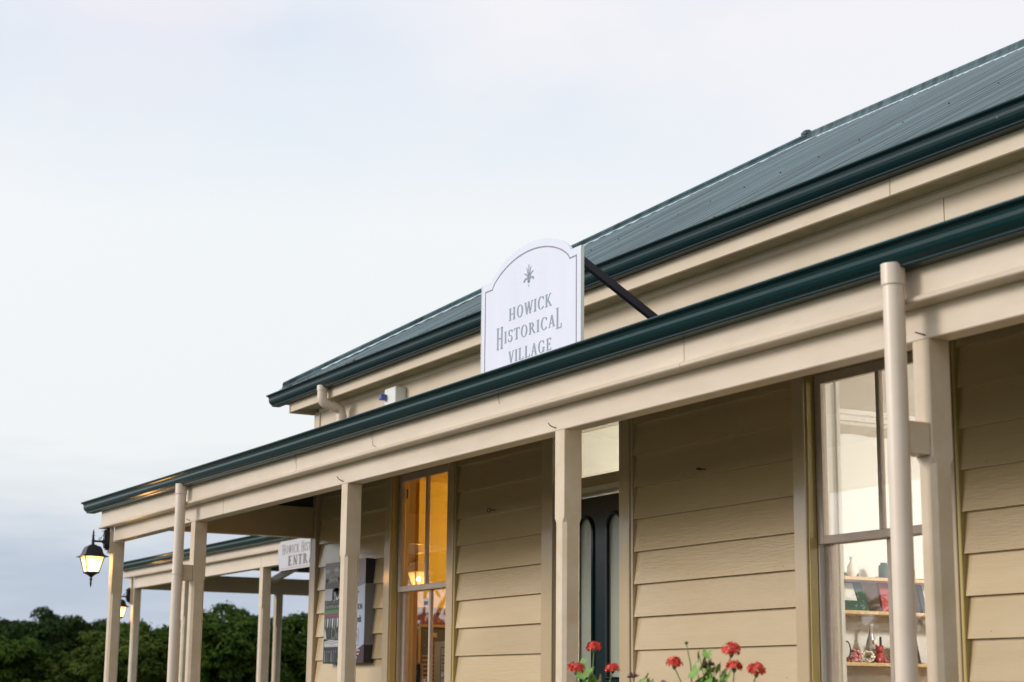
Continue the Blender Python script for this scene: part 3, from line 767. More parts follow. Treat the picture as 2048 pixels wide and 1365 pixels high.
t_ = thing('mirror', (SX - .05, 2.605, .226), 'small oval mirror in a black frame at the left end of the shop shelf', 'mirror')
mb = MB(); mb.tube([(SX - .05, 2.605 + .030 * math.cos(a), .30 + .05 * math.sin(a)) for a in [2 * PI * i / 20 for i in range(21)]], .005, 6); mb.build('mirror_frame', cK, t_)
mb = MB(); mb.loft([[(x, 2.605 + .029 * math.cos(a), .30 + .049 * math.sin(a)) for a in [2 * PI * i / 20 for i in range(20)]] for x in (SX - .052, SX - .048)]); mb.build('mirror_glass', cM, t_)
def posy(y, z, r, label, mt, n=60):
    t_ = thing('flower_posy', (SX - .08, y, z), label, 'posy'); rr = random.Random(int(y * 100)); mb = MB()
    for i in range(n):
        v = Vector((rr.gauss(0, 1), rr.gauss(0, 1), rr.gauss(0, 1))).normalized() * r
        mb.ball((SX - .08 + v.x, y + v.y, z + r * .9 + v.z * .85), r * rr.uniform(.16, .3), 6, sq=(1, 1, .6))
    mb.build('petals', mt, t_)
    mb = MB(); mb.lathe([(r * .5, 0), (r * .55, r * .3), (r * .4, r * .6)], (SX - .08, y, z), 12); mb.build('bowl', cT, t_)
posy(2.68, .226, .045, 'pink flower posy beside the oval mirror', cP)
posy(2.785, .226, .042, 'cream white flower posy between the pink flowers and the bottle', cWh)
t_ = thing('bottle', (SX - .14, 2.875, .226), 'tall smoky bottle with a white round label on the shop shelf', 'bottle')
mb = MB(); mb.lathe([(.034, 0), (.038, .01), (.038, .09), (.03, .13), (.013, .18), (.011, .21), (.014, .215), (.014, .225)], (SX - .14, 2.875, .226), 16); mb.build('bottle_body', cB, t_)
mb = MB(); mb.lathe([(.015, 0), (.015, .014)], (SX - .14, 2.875, .452), 12); mb.build('stopper', cWh, t_)
mb = MB(); mb.loft([[(x, 2.875 + .014 * math.cos(2 * PI * i / 14), .355 + .014 * math.sin(2 * PI * i / 14)) for i in range(14)] for x in (SX - .105, SX - .10)]); mb.build('bottle_label', cWh, t_)
t_ = thing('soft_toy', (SX - .06, 2.87, .226), 'small red knitted toy sitting in front of the tall bottle', 'toy')
mb = MB(); mb.ball((SX - .06, 2.87, .255), .033, 10, sq=(1, 1, 1.1)); mb.ball((SX - .06, 2.87, .305), .026, 10); mb.ball((SX - .04, 2.845, .24), .014, 8); mb.ball((SX - .04, 2.895, .24), .014, 8); mb.ball((SX - .06, 2.848, .326), .009, 8); mb.ball((SX - .06, 2.892, .326), .009, 8)
mb.build('toy_body', cR, t_)
tb = MB(); tb.bbox(SX - .2, SX - .08, 2.50, 2.62, .345, .375, .004); tb.bbox(SX - .2, SX - .08, 2.5, 2.6, .226, .344, .004)
tag(tb.build('box', cT, None, origin=(SX - .14, 2.55, .226 + Z0)), 'tan cardboard box at the left end of the shop shelf behind the mirror', 'box')
for i, (y, c, lab) in enumerate(((3.32, cP, 'pink boxed souvenir at the right on the lowest visible shelf'), (3.42, cT, 'tan boxed souvenir beside the pink one on the shop shelf'), (3.55, cG, 'green boxed souvenir furthest right on the shop shelf'))):
    mb = MB(); mb.bbox(SX - .13, SX - .04, y, y + .075, .226, .30 + .03 * i, .003); tag(mb.build('souvenir_box', c, None, origin=(SX - .08, y + .04, .226 + Z0)), lab, 'souvenir', 'souvenirs on the shop shelf')

cBk = colmat('dark_wicker', (.07, .045, .025), .8, noise=.6, nscale=60, ncol=(.02, .015, .01))
def goods(name, y, z, prof, mt, label, x=SX - .09):
    mb = MB(); mb.lathe(prof, (x, y, z), 14); return tag(mb.build(name, mt, None, origin=(x, y, z + Z0)), label, name.replace('_', ' '))
goods('basket', 2.62, -.10, [(.05, 0), (.075, .04), (.085, .10), (.08, .115), (.07, .11)], cBk, 'dark wicker basket at the left under the lowest visible shop shelf')
goods('basket', 2.82, -.10, [(.06, 0), (.08, .05), (.09, .14), (.085, .15), (.075, .145)], cBk, 'larger dark wicker basket in the middle under the lowest visible shelf')
goods('basket', 3.05, -.10, [(.05, 0), (.07, .03), (.075, .09), (.07, .1)], cR, 'red bowl shaped basket to the right under the lowest visible shelf')
goods('vase', 2.70, .74, [(.02, 0), (.035, .03), (.03, .07), (.012, .10), (.018, .125)], cWh, 'cream vase on the top shop shelf')
goods('jar', 2.95, .74, [(.03, 0), (.034, .01), (.034, .08), (.02, .09), (.022, .10)], cG, 'green jar on the top shop shelf')
goods('jar', 3.15, .74, [(.035, 0), (.04, .01), (.04, .06), (.03, .075), (.03, .085)], cT, 'squat tan jar on the top shop shelf')
goods('candlestick', 2.94, .226, [(.025, 0), (.01, .015), (.007, .09), (.016, .10), (.008, .105), (.007, .16)], cK, 'thin black candlestick between the tall bottle and the small black frame', SX - .13)
goods('vase', 2.73, .226, [(.015, 0), (.022, .02), (.012, .06), (.02, .085)], cB, 'smoky glass vase behind the pink flowers on the shop shelf', SX - .17)
posy(2.64, .226, .03, 'small crimson posy tucked beside the oval mirror', cR)
posy(3.0, .226, .035, 'pink posy right of the tall bottle', cP)
# things in the ochre room
t_ = thing('notice_board', (-13.70, 2.34, -.1), 'dark framed honours board on the red panelling in the ochre room', 'notice board')
mb = MB()
for a, b_, c, d in ((2.235, 2.26, -.2, .60), (2.56, 2.585, -.2, .60), (2.26, 2.56, .575, .60), (2.26, 2.56, -.2, -.175)): mb.bbox(-13.733, -13.700, a, b_, c, d, .003)
mb.build('board_frame', mat('gilt_frame', (.38, .24, .08), .45), t_)
mb = MB(); mb.box(-13.732, -13.715, 2.26, 2.56, -.175, .575); mb.build('board_panel', mat('dark_board', (.05, .035, .02), .5), t_)
mb = MB(); rr = random.Random(4)
for i in range(9):
    z = .33 - i * .036; a = rr.uniform(0, .03); mb.box(-13.7149, -13.712, 2.28 + a, 2.52 - a, z, z + .011)
mb.box(-13.7149, -13.712, 2.36, 2.42, .49, .53)
mb.build('board_lines', mat('gilt_lines', (.40, .25, .10), .5), t_)
t_ = thing('price_list', (-12.3, 1.80, -.1), 'white printed list hanging behind the left window glass', 'poster')
mb = MB(); mb.bbox(-12.50, -12.06, 1.80, 1.806, -.12, .415, .001); mb.build('sheet', mat('pale_blue_grey_card', (.55, .60, .66), .6), t_)
mb = MB()
for i in range(13):
    z = .30 - i * .028; mb.box(-12.355 + rr.uniform(0, .004), -12.355 + rr.uniform(.01, .03) * (2.0 if i < 3 else 1), 1.7978, 1.7995, z, z + .010); mb.box(-12.235, -12.226 + rr.uniform(0, .01), 1.7978, 1.7995, z, z + .008)
mb.box(-12.385, -12.38, 1.7978, 1.7995, -.1, .37); mb.box(-12.379, -12.10, 1.7978, 1.7995, .365, .37)
mb.build('print', mat('dark_print', (.05, .06, .08), .6), t_)
def leaf_poly(cx, cz, L_, wd, ang, bend=0.0, n=8):
    """outline of a pointed petal growing from (cx, cz) at angle ang"""
    A, B = [], []
    for i in range(n + 1):
        t0 = i / n; a = ang + bend * t0; x = cx; z = cz
        # integrate a bent spine
        px_, pz_ = cx, cz
        for q in range(i): aa = ang + bend * (q + .5) / n; px_ += L_ / n * math.cos(aa); pz_ += L_ / n * math.sin(aa)
        ww = wd * math.sin(PI * min(1, t0 * .92 + .06)) ** .8
        A.append((px_ - ww * math.sin(a), pz_ + ww * math.cos(a))); B.append((px_ + ww * math.sin(a), pz_ - ww * math.cos(a)))
    return A, B
def add_strip(mb, A, B, y, d=.0008, mi=0):
    for i in range(len(A) - 1):
        q = [A[i], A[i + 1], B[i + 1], B[i]]
        mb.add([(x, y, z) for x, z in q] + [(x, y + d, z) for x, z in q], [(0, 1, 2, 3), (4, 7, 6, 5), (0, 4, 5, 1), (2, 6, 7, 3)], mi)
t_ = thing('fern_sign', (-12.41, 1.62, -.1), 'black card with a silver fern standing inside the left window', 'sign')
mb = MB(); mb.bbox(-12.56, -12.325, 1.605, 1.62, -.12, .238, .002); mb.build('sign_card', mat('matt_black_card', (.012, .012, .012), .6), t_)
mb = MB(); mb.box(-12.332, -12.322, 1.6, 1.621, -.12, .24); mb.box(-12.56, -12.333, 1.6, 1.621, .239, .246); mb.build('sign_edge', mat('worn_edge', (.4, .28, .16), .6), t_)
mb = MB(); k_ = 0
for i in range(13):                                    # fern frond
    t0 = i / 12; sx, sz = -12.475 + .09 * t0, .02 + .17 * t0 + .02 * math.sin(t0 * PI)
    for s_ in (-1, 1):
        A, B = leaf_poly(sx, sz, .055 * (1.05 - t0), .0045, R(62) + s_ * R(58), -s_ * .5, 5); add_strip(mb, A, B, 1.6025 - .00003 * k_); k_ += 1
A, B = leaf_poly(-12.478, .0, .23, .004, R(64), .1, 8); add_strip(mb, A, B, 1.6015)
mb.build('fern_mark', mat('silver_ink', (.62, .62, .62), .5), t_)

# ================================================================== lettering: a condensed serif cut from strokes
class Pen:
    def __init__(s, mb, x0, z0, h, wsc, y, T=.15, tn=.05, slope=0.0, mi=0):
        s.mb, s.x0, s.z0, s.h, s.w, s.y, s.T, s.t, s.k, s.sl, s.mi = mb, x0, z0, h, wsc, y, T, tn, 0, slope, mi
    def P(s, x, z): return (s.x0 + x * s.w, s.z0 + z * s.h + s.sl * x * s.w)
    def poly(s, pts):
        yy = s.y - .00004 * (s.k % 24); s.k += 1; n = len(pts)
        p = [s.P(*q) for q in pts]
        s.mb.add([(x, yy, z) for x, z in p] + [(x, yy + .0009, z) for x, z in p], [tuple(range(n)), tuple(range(n, 2 * n))[::-1]] + [(i, i + n, (i + 1) % n + n, (i + 1) % n) for i in range(n)], s.mi)
    def rect(s, a, b_, c, d): s.poly([(a, c), (b_, c), (b_, d), (a, d)])
    def diag(s, a, c, b_, d, w_): s.poly([(a - w_ / 2, c), (a + w_ / 2, c), (b_ + w_ / 2, d), (b_ - w_ / 2, d)])
    def arc(s, cx, cz, rx, rz, a0, a1, T=None, t_=None, n=20):
        T = s.T if T is None else T; t_ = s.t if t_ is None else t_
        for i in range(n):
            q = []
            for a in (a0 + (a1 - a0) * i / n, a0 + (a1 - a0) * (i + 1) / n): q.append((cx + rx * math.cos(a), cz + rz * math.sin(a), cx + (rx - T) * math.cos(a), cz + (rz - t_) * math.sin(a)))
            s.poly([q[0][:2], q[1][:2], q[1][2:], q[0][2:]])
            s.k -= 1
        s.k += 1
    def serif(s, x, z, w_, upw=True):
        hh = s.t * .8; s.rect(x - w_, x + w_, z - (hh if upw else 0), z + (0 if upw else hh))
    def stem(s, x, z0=0, z1=1):
        s.rect(x - s.T / 2, x + s.T / 2, z0, z1); s.serif(x, z1, s.T * .5 + .06, True); s.serif(x, z0, s.T * .5 + .06, False)
    def glyph(s, c):
        T, t_ = s.T, s.t
        if c == 'H': s.stem(.16); s.stem(.60); s.rect(.16, .60, .47, .47 + t_); return .80
        if c == 'I': s.stem(.14); return .32
        if c == 'O': s.arc(.38, .5, .34, .53, 0, 2 * PI); return .78
        if c == 'C': s.arc(.38, .5, .34, .53, R(48), R(312)); s.rect(.60, .60 + t_, .72, .98); s.rect(.58, .60 + t_, .05, .2); return .72
        if c == 'G': s.arc(.38, .5, .34, .53, R(48), R(330)); s.rect(.60, .60 + t_, .72, .98); s.rect(.60 - T * .3, .60 + T * .7, .02, .42); s.rect(.48, .76, .42 - t_, .42); return .82
        if c == 'W':
            s.diag(.30, 0, .12, 1, T); s.diag(.30, 0, .48, .96, t_ * 1.3); s.diag(.66, 0, .48, 1, T); s.diag(.66, 0, .86, 1, t_ * 1.3)
            for x in (.12, .48, .86): s.serif(x, 1, .10)
            return .98
        if c == 'V':
            s.diag(.32, 0, .12, 1, T); s.diag(.32, 0, .54, 1, t_ * 1.3); s.serif(.12, 1, .11); s.serif(.54, 1, .09); return .66
        if c == 'A':
            s.diag(.10, 0, .34, 1, t_ * 1.3); s.diag(.56, 0, .34, 1, T); s.rect(.18, .5, .30, .30 + t_); s.serif(.10, 0, .09, False); s.serif(.56, 0, .11, False); return .68
        if c == 'K':
            s.stem(.16); s.diag(.24, .42, .56, 1, t_ * 1.3); s.diag(.62, 0, .30, .55, T); s.serif(.57, 1, .10); s.serif(.62, 0, .11, False); return .78
        if c == 'S':
            s.arc(.27, .745, .22, .275, R(40), R(265), T * .9); s.arc(.27, .255, .235, .285, R(-140), R(85), T * .9); s.rect(.44, .44 + t_, .76, .98); s.rect(.05, .05 + t_, .02, .26); return .56
        if c == 'T':
            s.rect(.32 - T / 2, .32 + T / 2, 0, 1); s.serif(.32, 0, T * .5 + .07, False); s.rect(.02, .62, 1 - t_, 1); s.rect(.02, .02 + t_, .80, 1); s.rect(.62 - t_, .62, .80, 1); return .66
        if c == 'R':
            s.stem(.16); s.arc(.20, .73, .34, .27, R(-90), R(90)); s.diag(.62, 0, .36, .47, T); s.serif(.64, 0, .08, False); return .76
        if c == 'L':
            s.stem(.16); s.rect(.16, .56, 0, t_); s.rect(.56 - t_, .56, 0, .22); return .62
        if c == 'E':
            s.stem(.16); s.rect(.16, .54, 0, t_); s.rect(.54 - t_, .54, 0, .2); s.rect(.16, .52, 1 - t_, 1); s.rect(.52 - t_, .52, .8, 1); s.rect(.16, .42, .48, .48 + t_); s.rect(.42 - t_, .42, .40, .62); return .62
        if c == 'N':
            s.rect(.14, .14 + t_, 0, 1); s.rect(.60, .60 + t_, 0, 1); s.diag(.62, 0, .14, 1, T); s.serif(.13, 1, .09); s.serif(.62, 1, .1); s.serif(.165, 0, .1, False); return .76
        return .35
ADV = {'H': .80, 'I': .32, 'O': .78, 'C': .72, 'G': .82, 'W': .98, 'V': .66, 'A': .68, 'K': .78, 'S': .56, 'T': .66, 'R': .76, 'L': .62, 'E': .62, 'N': .76, ' ': .35}
def word(mb, text, x0, x1, z0, h, y, T=.15, t_=.05, gap=.08, heights=None):
    tot = sum(ADV[c] + gap for c in text) - gap; wsc = (x1 - x0) / tot; x = x0
    for i, c in enumerate(text):
        hh, zz = (heights or {}).get(i, (h, z0))
        if c != ' ': Pen(mb, x, zz, hh, wsc, y, T, t_).glyph(c)
        x += (ADV[c] + gap) * wsc

# ================================================================== main sign over the veranda
SY = .10
sign = thing('village_sign', (-7.985, SY, 1.68), 'white arched sign reading HOWICK HISTORICAL VILLAGE standing above the veranda gutter', 'sign')
def sign_outline(ins, n=28):
    xl, xr, zs = -8.524 + ins, -7.446 - ins, 2.254 - ins
    a = .43 - ins * .25; hgt = .134; xc = -7.978; pts = [(xl, 1.62), (xr, 1.62), (xr, zs)]
    for i in range(n + 1):
        u = a * math.cos(PI * i / n); e = hgt * math.sin(PI * i / n); Rr = (a * a + hgt * hgt) / (2 * hgt); cz_ = math.sqrt(Rr * Rr - u * u) - (Rr - hgt)
        pts.append((xc + u, zs - .001 + (.45 * e + .55 * cz_)))
    pts.append((xl, zs)); return pts
mb = MB(); mb.loft([[(x, y, z) for x, z in sign_outline(0)] for y in (SY, SY + .014)]); mb.build('sign_panel', M['sign'], sign)
for a, b_ in ((-7.4459, -7.443), (-8.527, -8.5241)):
    mb = MB(); mb.box(a, b_, SY - .002, SY + .018, 1.62, 2.254); mb.build('edge_strip', M['white_plastic'], sign)
mb = MB(); o1, o2 = sign_outline(.040), sign_outline(.0475)
o1, o2 = o1[1:] + o1[:1], o2[1:] + o2[:1]
add_strip(mb, o1, o2, SY - .0014, .001); mb.build('border_line', M['sign_line'], sign)
mb = MB()
word(mb, 'HOWICK', -8.205, -7.733, 1.997, .067, SY - .0016, T=.145, t_=.05)
word(mb, 'HISTORICAL', -8.345, -7.632, 1.881, .064, SY - .0016, T=.14, t_=.05, heights={0: (.122, 1.857), 9: (.110, 1.861)})
word(mb, 'VILLAGE', -8.205, -7.735, 1.763, .064, SY - .0016, T=.145, t_=.05)
mb.build('lettering', M['sign_ink'], sign)
mb = MB(); ex, ez = -7.986, 2.147; kk = 0
for (x, z, L_, wd, ang, bend) in ((ex, ez + .055, .062, .0045, 90, 0), (ex - .001, ez + .045, .062, .0045, 108, .1), (ex + .001, ez + .045, .062, .0045, 72, -.1),
                                  (ex - .002, ez + .04, .060, .0055, 118, .9), (ex + .002, ez + .04, .060, .0055, 62, -.9),
                                  (ex - .003, ez + .03, .062, .0060, 122, 2.0), (ex + .003, ez + .03, .062, .0060, 58, -2.0),
                                  (ex - .010, ez + .046, .045, .0050, 170, 1.3), (ex + .010, ez + .046, .045, .0050, 10, -1.3),
                                  (ex - .002, ez + .050, .032, .0050, 245, .5), (ex + .002, ez + .050, .032, .0050, 295, -.5), (ex, ez + .034, .020, .003, 270, 0), (ex, ez + .008, .009, .003, 270, 0)):
    A, B = leaf_poly(ex + (x - ex) * 1.1, ez + (z - ez) * 1.05, L_ * 1.06, wd * .82, R(ang), bend); add_strip(mb, A, B, SY - .0016 - .00004 * kk); kk += 1
mb.build('emblem', M['sign_ink'], sign)
for xx in (-7.475, -8.49):
    mb = MB(); a = Vector((xx, SY + .02, 2.185)); b_ = Vector((xx, .74, 1.828)); d = (b_ - a).normalized(); nn = Vector((1, 0, 0)); q = d.cross(nn)
    mb.loft([[tuple(p + nn * sx * .016 + q * sz * .019) for sx, sz in ((-1, -1), (1, -1), (1, 1), (-1, 1))] for p in (a, b_)])
    mb.bbox(xx - .012, xx + .012, SY + .0145, SY + .03, 2.15, 2.24); mb.build('strut', M['strut'], sign)

# ================================================================== small things on the house
t_ = thing('alarm_box', (-12.2, 1.29, 2.05), 'white alarm box with a blue lens high on the wall under the eaves', 'alarm')
mb = MB(); mb.bbox(-12.335, -12.135, 1.245, W + .011, 2.03, 2.335, .006); mb.build('alarm_case', M['white_plastic'], t_)
mb = MB(); mb.bbox(-12.33, -12.285, 1.195, 1.244, 2.245, 2.29, .004); mb.build('alarm_lens', M['blue_plastic'], t_)
def hook(x, z, a, label, zr=.013):
    t_ = thing('eye_hook', (x, W + .03, z), label, 'hook')
    mb = MB(); cx = x; cz = z
    mb.tube([(cx + .016 * math.cos(q) * math.cos(a), W - .005 + .016 * math.cos(q) * math.sin(a) - .012, cz + zr * math.sin(q)) for q in [2 * PI * i / 14 for i in range(15)]], .0038, 6)
    mb.build('hook_ring', M['nail'], t_)
    mb = MB(); mb.tube([(cx + .016 * math.cos(a), W - .017 + .016 * math.sin(a), cz), (cx + .03 * math.cos(a), W + .04, cz + .001)], .0035, 6); mb.build('hook_shank', M['nail'], t_)
hook(-10.70, 1.258, R(15), 'small iron ring hook on the boards between the left window and the door')
hook(-8.17, 1.272, R(80), 'iron ring hook seen edge on, on the boards between door and right window', .003)

# display board on the wall
PX0, PX1, PY = -13.505, -12.693, 1.287
pb = thing('display_board', (-13.1, PY, .25), 'thick printed display board with photographs fixed to the wall left of the window', 'display board')
cDk = mat('board_dark_print', (.025, .022, .035), .35); cBl = mat('board_pale_print', (.38, .44, .53), .35); cMr = mat('board_maroon_print', (.06, .016, .028), .35)
cGr = mat('board_grey_print', (.17, .17, .22), .35); cEdge = mat('board_edge', (.22, .22, .23), .5); cTx = mat('board_text_dark', (.02, .025, .06), .5); cTw = mat('board_text_pale', (.6, .55, .6), .5)
mb = MB(); mb.box(PX0, PX1, PY, W + .035, .86, 1.055, 0); mb.box(PX0, PX1, PY, W + .035, .385, .8595, 1); mb.box(PX0, PX1, PY, W + .035, .248, .3845, 0)
mb.build('board_case', [cDk, cEdge], pb)
fy = PY - .0015
def flat(mb, pts, lay, mi=0):
    n = len(pts); ya = fy - .0004 - lay * .0003
    mb.add([(x, ya, z) for x, z in pts] + [(x, PY - .0001, z) for x, z in pts], [tuple(range(n)), tuple(range(n, 2 * n))[::-1]] + [(i, i + n, (i + 1) % n + n, (i + 1) % n) for i in range(n)], mi)
def flatbox(mb, a, b_, c, d, lay, mi=0): flat(mb, [(a, c), (b_, c), (b_, d), (a, d)], lay, mi)
mb = MB(); flatbox(mb, -13.05, PX1 - .001, .80, 1.054, 0, 0); flatbox(mb, -13.05, PX1 - .001, .249, .42, 0, 2)
flat(mb, [(-13.05, .30), (-12.95, .315), (-12.85, .345), (-12.78, .366), (PX1 - .001, .392), (PX1 - .001, .858), (-12.80, .842), (-12.9, .835), (-13.05, .838)], 1, 1)
mb.build('printed_panel', [cGr, cBl, cMr], pb)
def pm(n, c): return mat('board_ink_' + n, c, .32, noise=.5, nscale=60, ncol=tuple(v * .6 for v in c))
I_ = {k2: pm(k2, c) for k2, c in dict(grey_sky=(.15, .18, .21), pale=(.40, .42, .45), white=(.50, .50, .50), black=(.012, .014, .014), dark_green=(.018, .035, .015), lawn=(.05, .20, .025), maroon=(.17, .05, .085), brown=(.05, .035, .03), mid=(.10, .11, .11), stone=(.22, .23, .20)).items()}
IK = list(I_); IM = [I_[q] for q in IK]; ix = IK.index
A0, A1 = PX0 + .006, -13.053; rp_ = random.Random(9)
def blob(mb, cx, cz, rx_, rz_, lay, mi, n=14, jit=.18):
    flat(mb, [(min(A1, max(A0, cx + rx_ * math.cos(2 * PI * i / n) * (1 + rp_.uniform(-jit, jit)))), cz + rz_ * math.sin(2 * PI * i / n) * (1 + rp_.uniform(-jit, jit))) for i in range(n)], lay, mi)
# a white cottage under a grey sky
mb = MB(); flatbox(mb, A0, A1, .849, 1.050, 0, ix('grey_sky'))
for i in range(5): blob(mb, -13.45 + i * .09, .99 + rp_.uniform(-.02, .02), .05, .018, 1, ix('mid' if i % 2 else 'pale'), jit=.3)
for i in range(14): blob(mb, -13.48 + i * .033, .905 + rp_.uniform(0, .02), .028, .025, 2, ix('dark_green' if i % 3 else 'black'), 10, .3)
flat(mb, [(-13.43, .895), (-13.43, .93), (-13.405, .955), (-13.38, .93), (-13.38, .895)], 3, ix('stone')); flatbox(mb, -13.38, -13.24, .90, .925, 3, ix('stone')); flat(mb, [(-13.395, .945), (-13.24, .94), (-13.23, .925), (-13.38, .925)], 4, ix('mid'))
flatbox(mb, -13.415, -13.40, .90, .925, 5, ix('black')); flatbox(mb, -13.34, -13.325, .90, .918, 5, ix('black')); flatbox(mb, -13.29, -13.275, .90, .918, 5, ix('black'))
flatbox(mb, A0, A1, .8495, .893, 4, ix('dark_green')); mb.build('photograph', IM, pb)
# a row of people on a lawn
mb = MB(); flatbox(mb, A0, A1, .652, .846, 0, ix('pale')); flatbox(mb, A0, A1, .6525, .69, 1, ix('lawn'))
for i in range(9): blob(mb, -13.30 + rp_.uniform(-.06, .08), .80 + rp_.uniform(-.03, .04), .03, .022, 2, ix('black'), 9, .35)
flatbox(mb, -13.285, -13.272, .70, .80, 2, ix('black'))
for i in range(8): blob(mb, -13.48 + i * .055, .735 + rp_.uniform(-.006, .012), .036, .024, 3, ix('brown' if i % 2 else 'black'), 10, .3)
for i in range(13):
    x = -13.485 + i * .033; flat(mb, [(x - .010, .675), (x - .009, .725), (x + .009, .725), (x + .010, .675)], 4, ix('black' if i % 2 else 'brown')); blob(mb, x, .733, .0065, .009, 5, ix('stone'), 8, .05)
mb.build('photograph', IM, pb)
# draped tables under an awning
mb = MB(); flatbox(mb, A0, A1, .444, .649, 0, ix('black')); flatbox(mb, A0, A1, .612, .6485, 1, ix('maroon'))
for i in range(9):
    x = -13.475 + i * .05; flat(mb, [(x - .012, .53), (x - .016, .608), (x + .018, .608), (x + .008, .545)], 2, ix('white' if i % 2 else 'stone'))
flat(mb, [(A0, .446), (-13.44, .446), (-13.46, .50), (-13.485, .535)], 3, ix('white')); blob(mb, -13.40, .485, .03, .03, 3, ix('dark_green')); blob(mb, -13.30, .49, .045, .05, 3, ix('stone'), 16, .05); blob(mb, -13.30, .49, .035, .04, 4, ix('black'), 16, .05); blob(mb, -13.22, .47, .04, .025, 3, ix('mid'))
mb.build('photograph', IM, pb)
# a scalloped white canopy
mb = MB(); flatbox(mb, A0, A1, .253, .441, 0, ix('black'))
cn = [(A0 + .01, .385), (A0 + .01, .42), (-13.40, .437), (-13.20, .432), (-13.06, .42)] + [(-13.06 - .022 * i, .375 + (.012 if i % 2 else 0)) for i in range(20)]
flat(mb, cn, 1, ix('white'))
for i in range(2):
    cz_ = .425 - i * .018
    for j in range(16): xa = -13.48 + j * .025; flat(mb, [(xa, cz_ + .006 * math.sin(j * .8)), (xa + .025, cz_ + .006 * math.sin((j + 1) * .8)), (xa + .025, cz_ + .003 + .006 * math.sin((j + 1) * .8)), (xa, cz_ + .003 + .006 * math.sin(j * .8))], 2, ix('black'))
for i in range(10): x = -13.47 + i * .045; flat(mb, [(x - .010, .262), (x - .006, .33), (x + .008, .33), (x + .014, .262)], 1, ix(('stone', 'mid', 'brown')[i % 3])); blob(mb, x, .342, .008, .011, 2, ix('stone'), 8, .05)
for i in range(4): blob(mb, -13.22 + i * .03, .30 + rp_.uniform(-.02, .02), .025, .03, 3, ix('dark_green'), 9, .3)
mb.build('photograph', IM, pb)
def text_obj(txt, x, z, size, y, mt, parent, bold=0.0, align='RIGHT', shear=0.0, sx=1.0):
    cu = bpy.data.curves.new('lettering', 'FONT'); cu.body = txt; cu.size = size; cu.align_x = align; cu.extrude = .0004; cu.offset = bold; cu.shear = shear; cu.resolution_u = 4
    tmp = bpy.data.objects.new('tmp', cu); COL.objects.link(tmp)
    bpy.context.view_layer.update(); dg = bpy.context.evaluated_depsgraph_get(); me = bpy.data.meshes.new_from_object(tmp.evaluated_get(dg))
    bpy.data.objects.remove(tmp)
    me.transform(Matrix(((sx, 0, 0, x), (0, 0, -1, y), (0, 1, 0, z + Z0), (0, 0, 0, 1)))); me.transform(Matrix.Translation(-Vector(parent['_o'])))
    me.materials.clear(); me.materials.append(mt)
    o = bpy.data.objects.new('lettering', me); COL.objects.link(o); o.parent = parent; o['_o'] = tuple(parent['_o']); return o
ty = fy - .0026
text_obj('HISTORICAL VILLAGE', -12.712, .878, .040, ty, cTw, pb, sx=.8)
text_obj('TION', -12.738, .660, .066, ty, cTx, pb, sx=.72)
text_obj('nds', -12.752, .562, .080, ty, cTx, pb, bold=.001, sx=.72)
for za, xr in ((.338, -12.752), (.311, -12.765), (.285, -12.80)):
    mb = MB(); xa = xr - .16
    while xa < xr - .012: mb.box(xa, xa + .009, ty, ty + .0008, za, za + .012); xa += .0135
    mb.build('small_print', cTw, pb)
mb = MB(); xa = -12.92
while xa < -12.81: mb.box(xa, xa + .008, ty, ty + .0008, .79, .805); xa += .013
mb.build('small_print', cTx, pb)
mb = MB()
for a, b_, c, d in ((-12.93, -12.80, .508, .512), (-12.93, -12.80, .382, .386), (-12.804, -12.80, .386, .508)): mb.box(a, b_, ty + .0002, ty + .001, c, d)
mb.build('logo_box', cTx, pb)
mb = MB()
for i in range(9):
    a = 2 * PI * i / 9; A, B = leaf_poly(-12.855 + .022 * math.cos(a), .455 + .027 * math.sin(a), .02, .005, a + .8, .5, 4); add_strip(mb, A, B, ty, .0008, i % 3)
mb.build('logo_mark', [mat('logo_red', (.5, .04, .03), .5), mat('logo_green', (.04, .25, .12), .5), cTx], pb)

# small sticker on the left window glass
t_ = thing('window_sticker', (-11.955, W + .124, .65), 'tiny white sticker with dark letters inside the left window', 'sticker')
mb = MB(); mb.box(-12.0, -11.905, W + .1235, W + .1245, .655, .715); mb.build('sticker_sheet', mat('sticker_white', (.62, .58, .58), .5), t_)
text_obj('KIWI', -11.952, .666, .040, W + .1225, cDk, t_, align='CENTER', bold=.001, sx=.72)

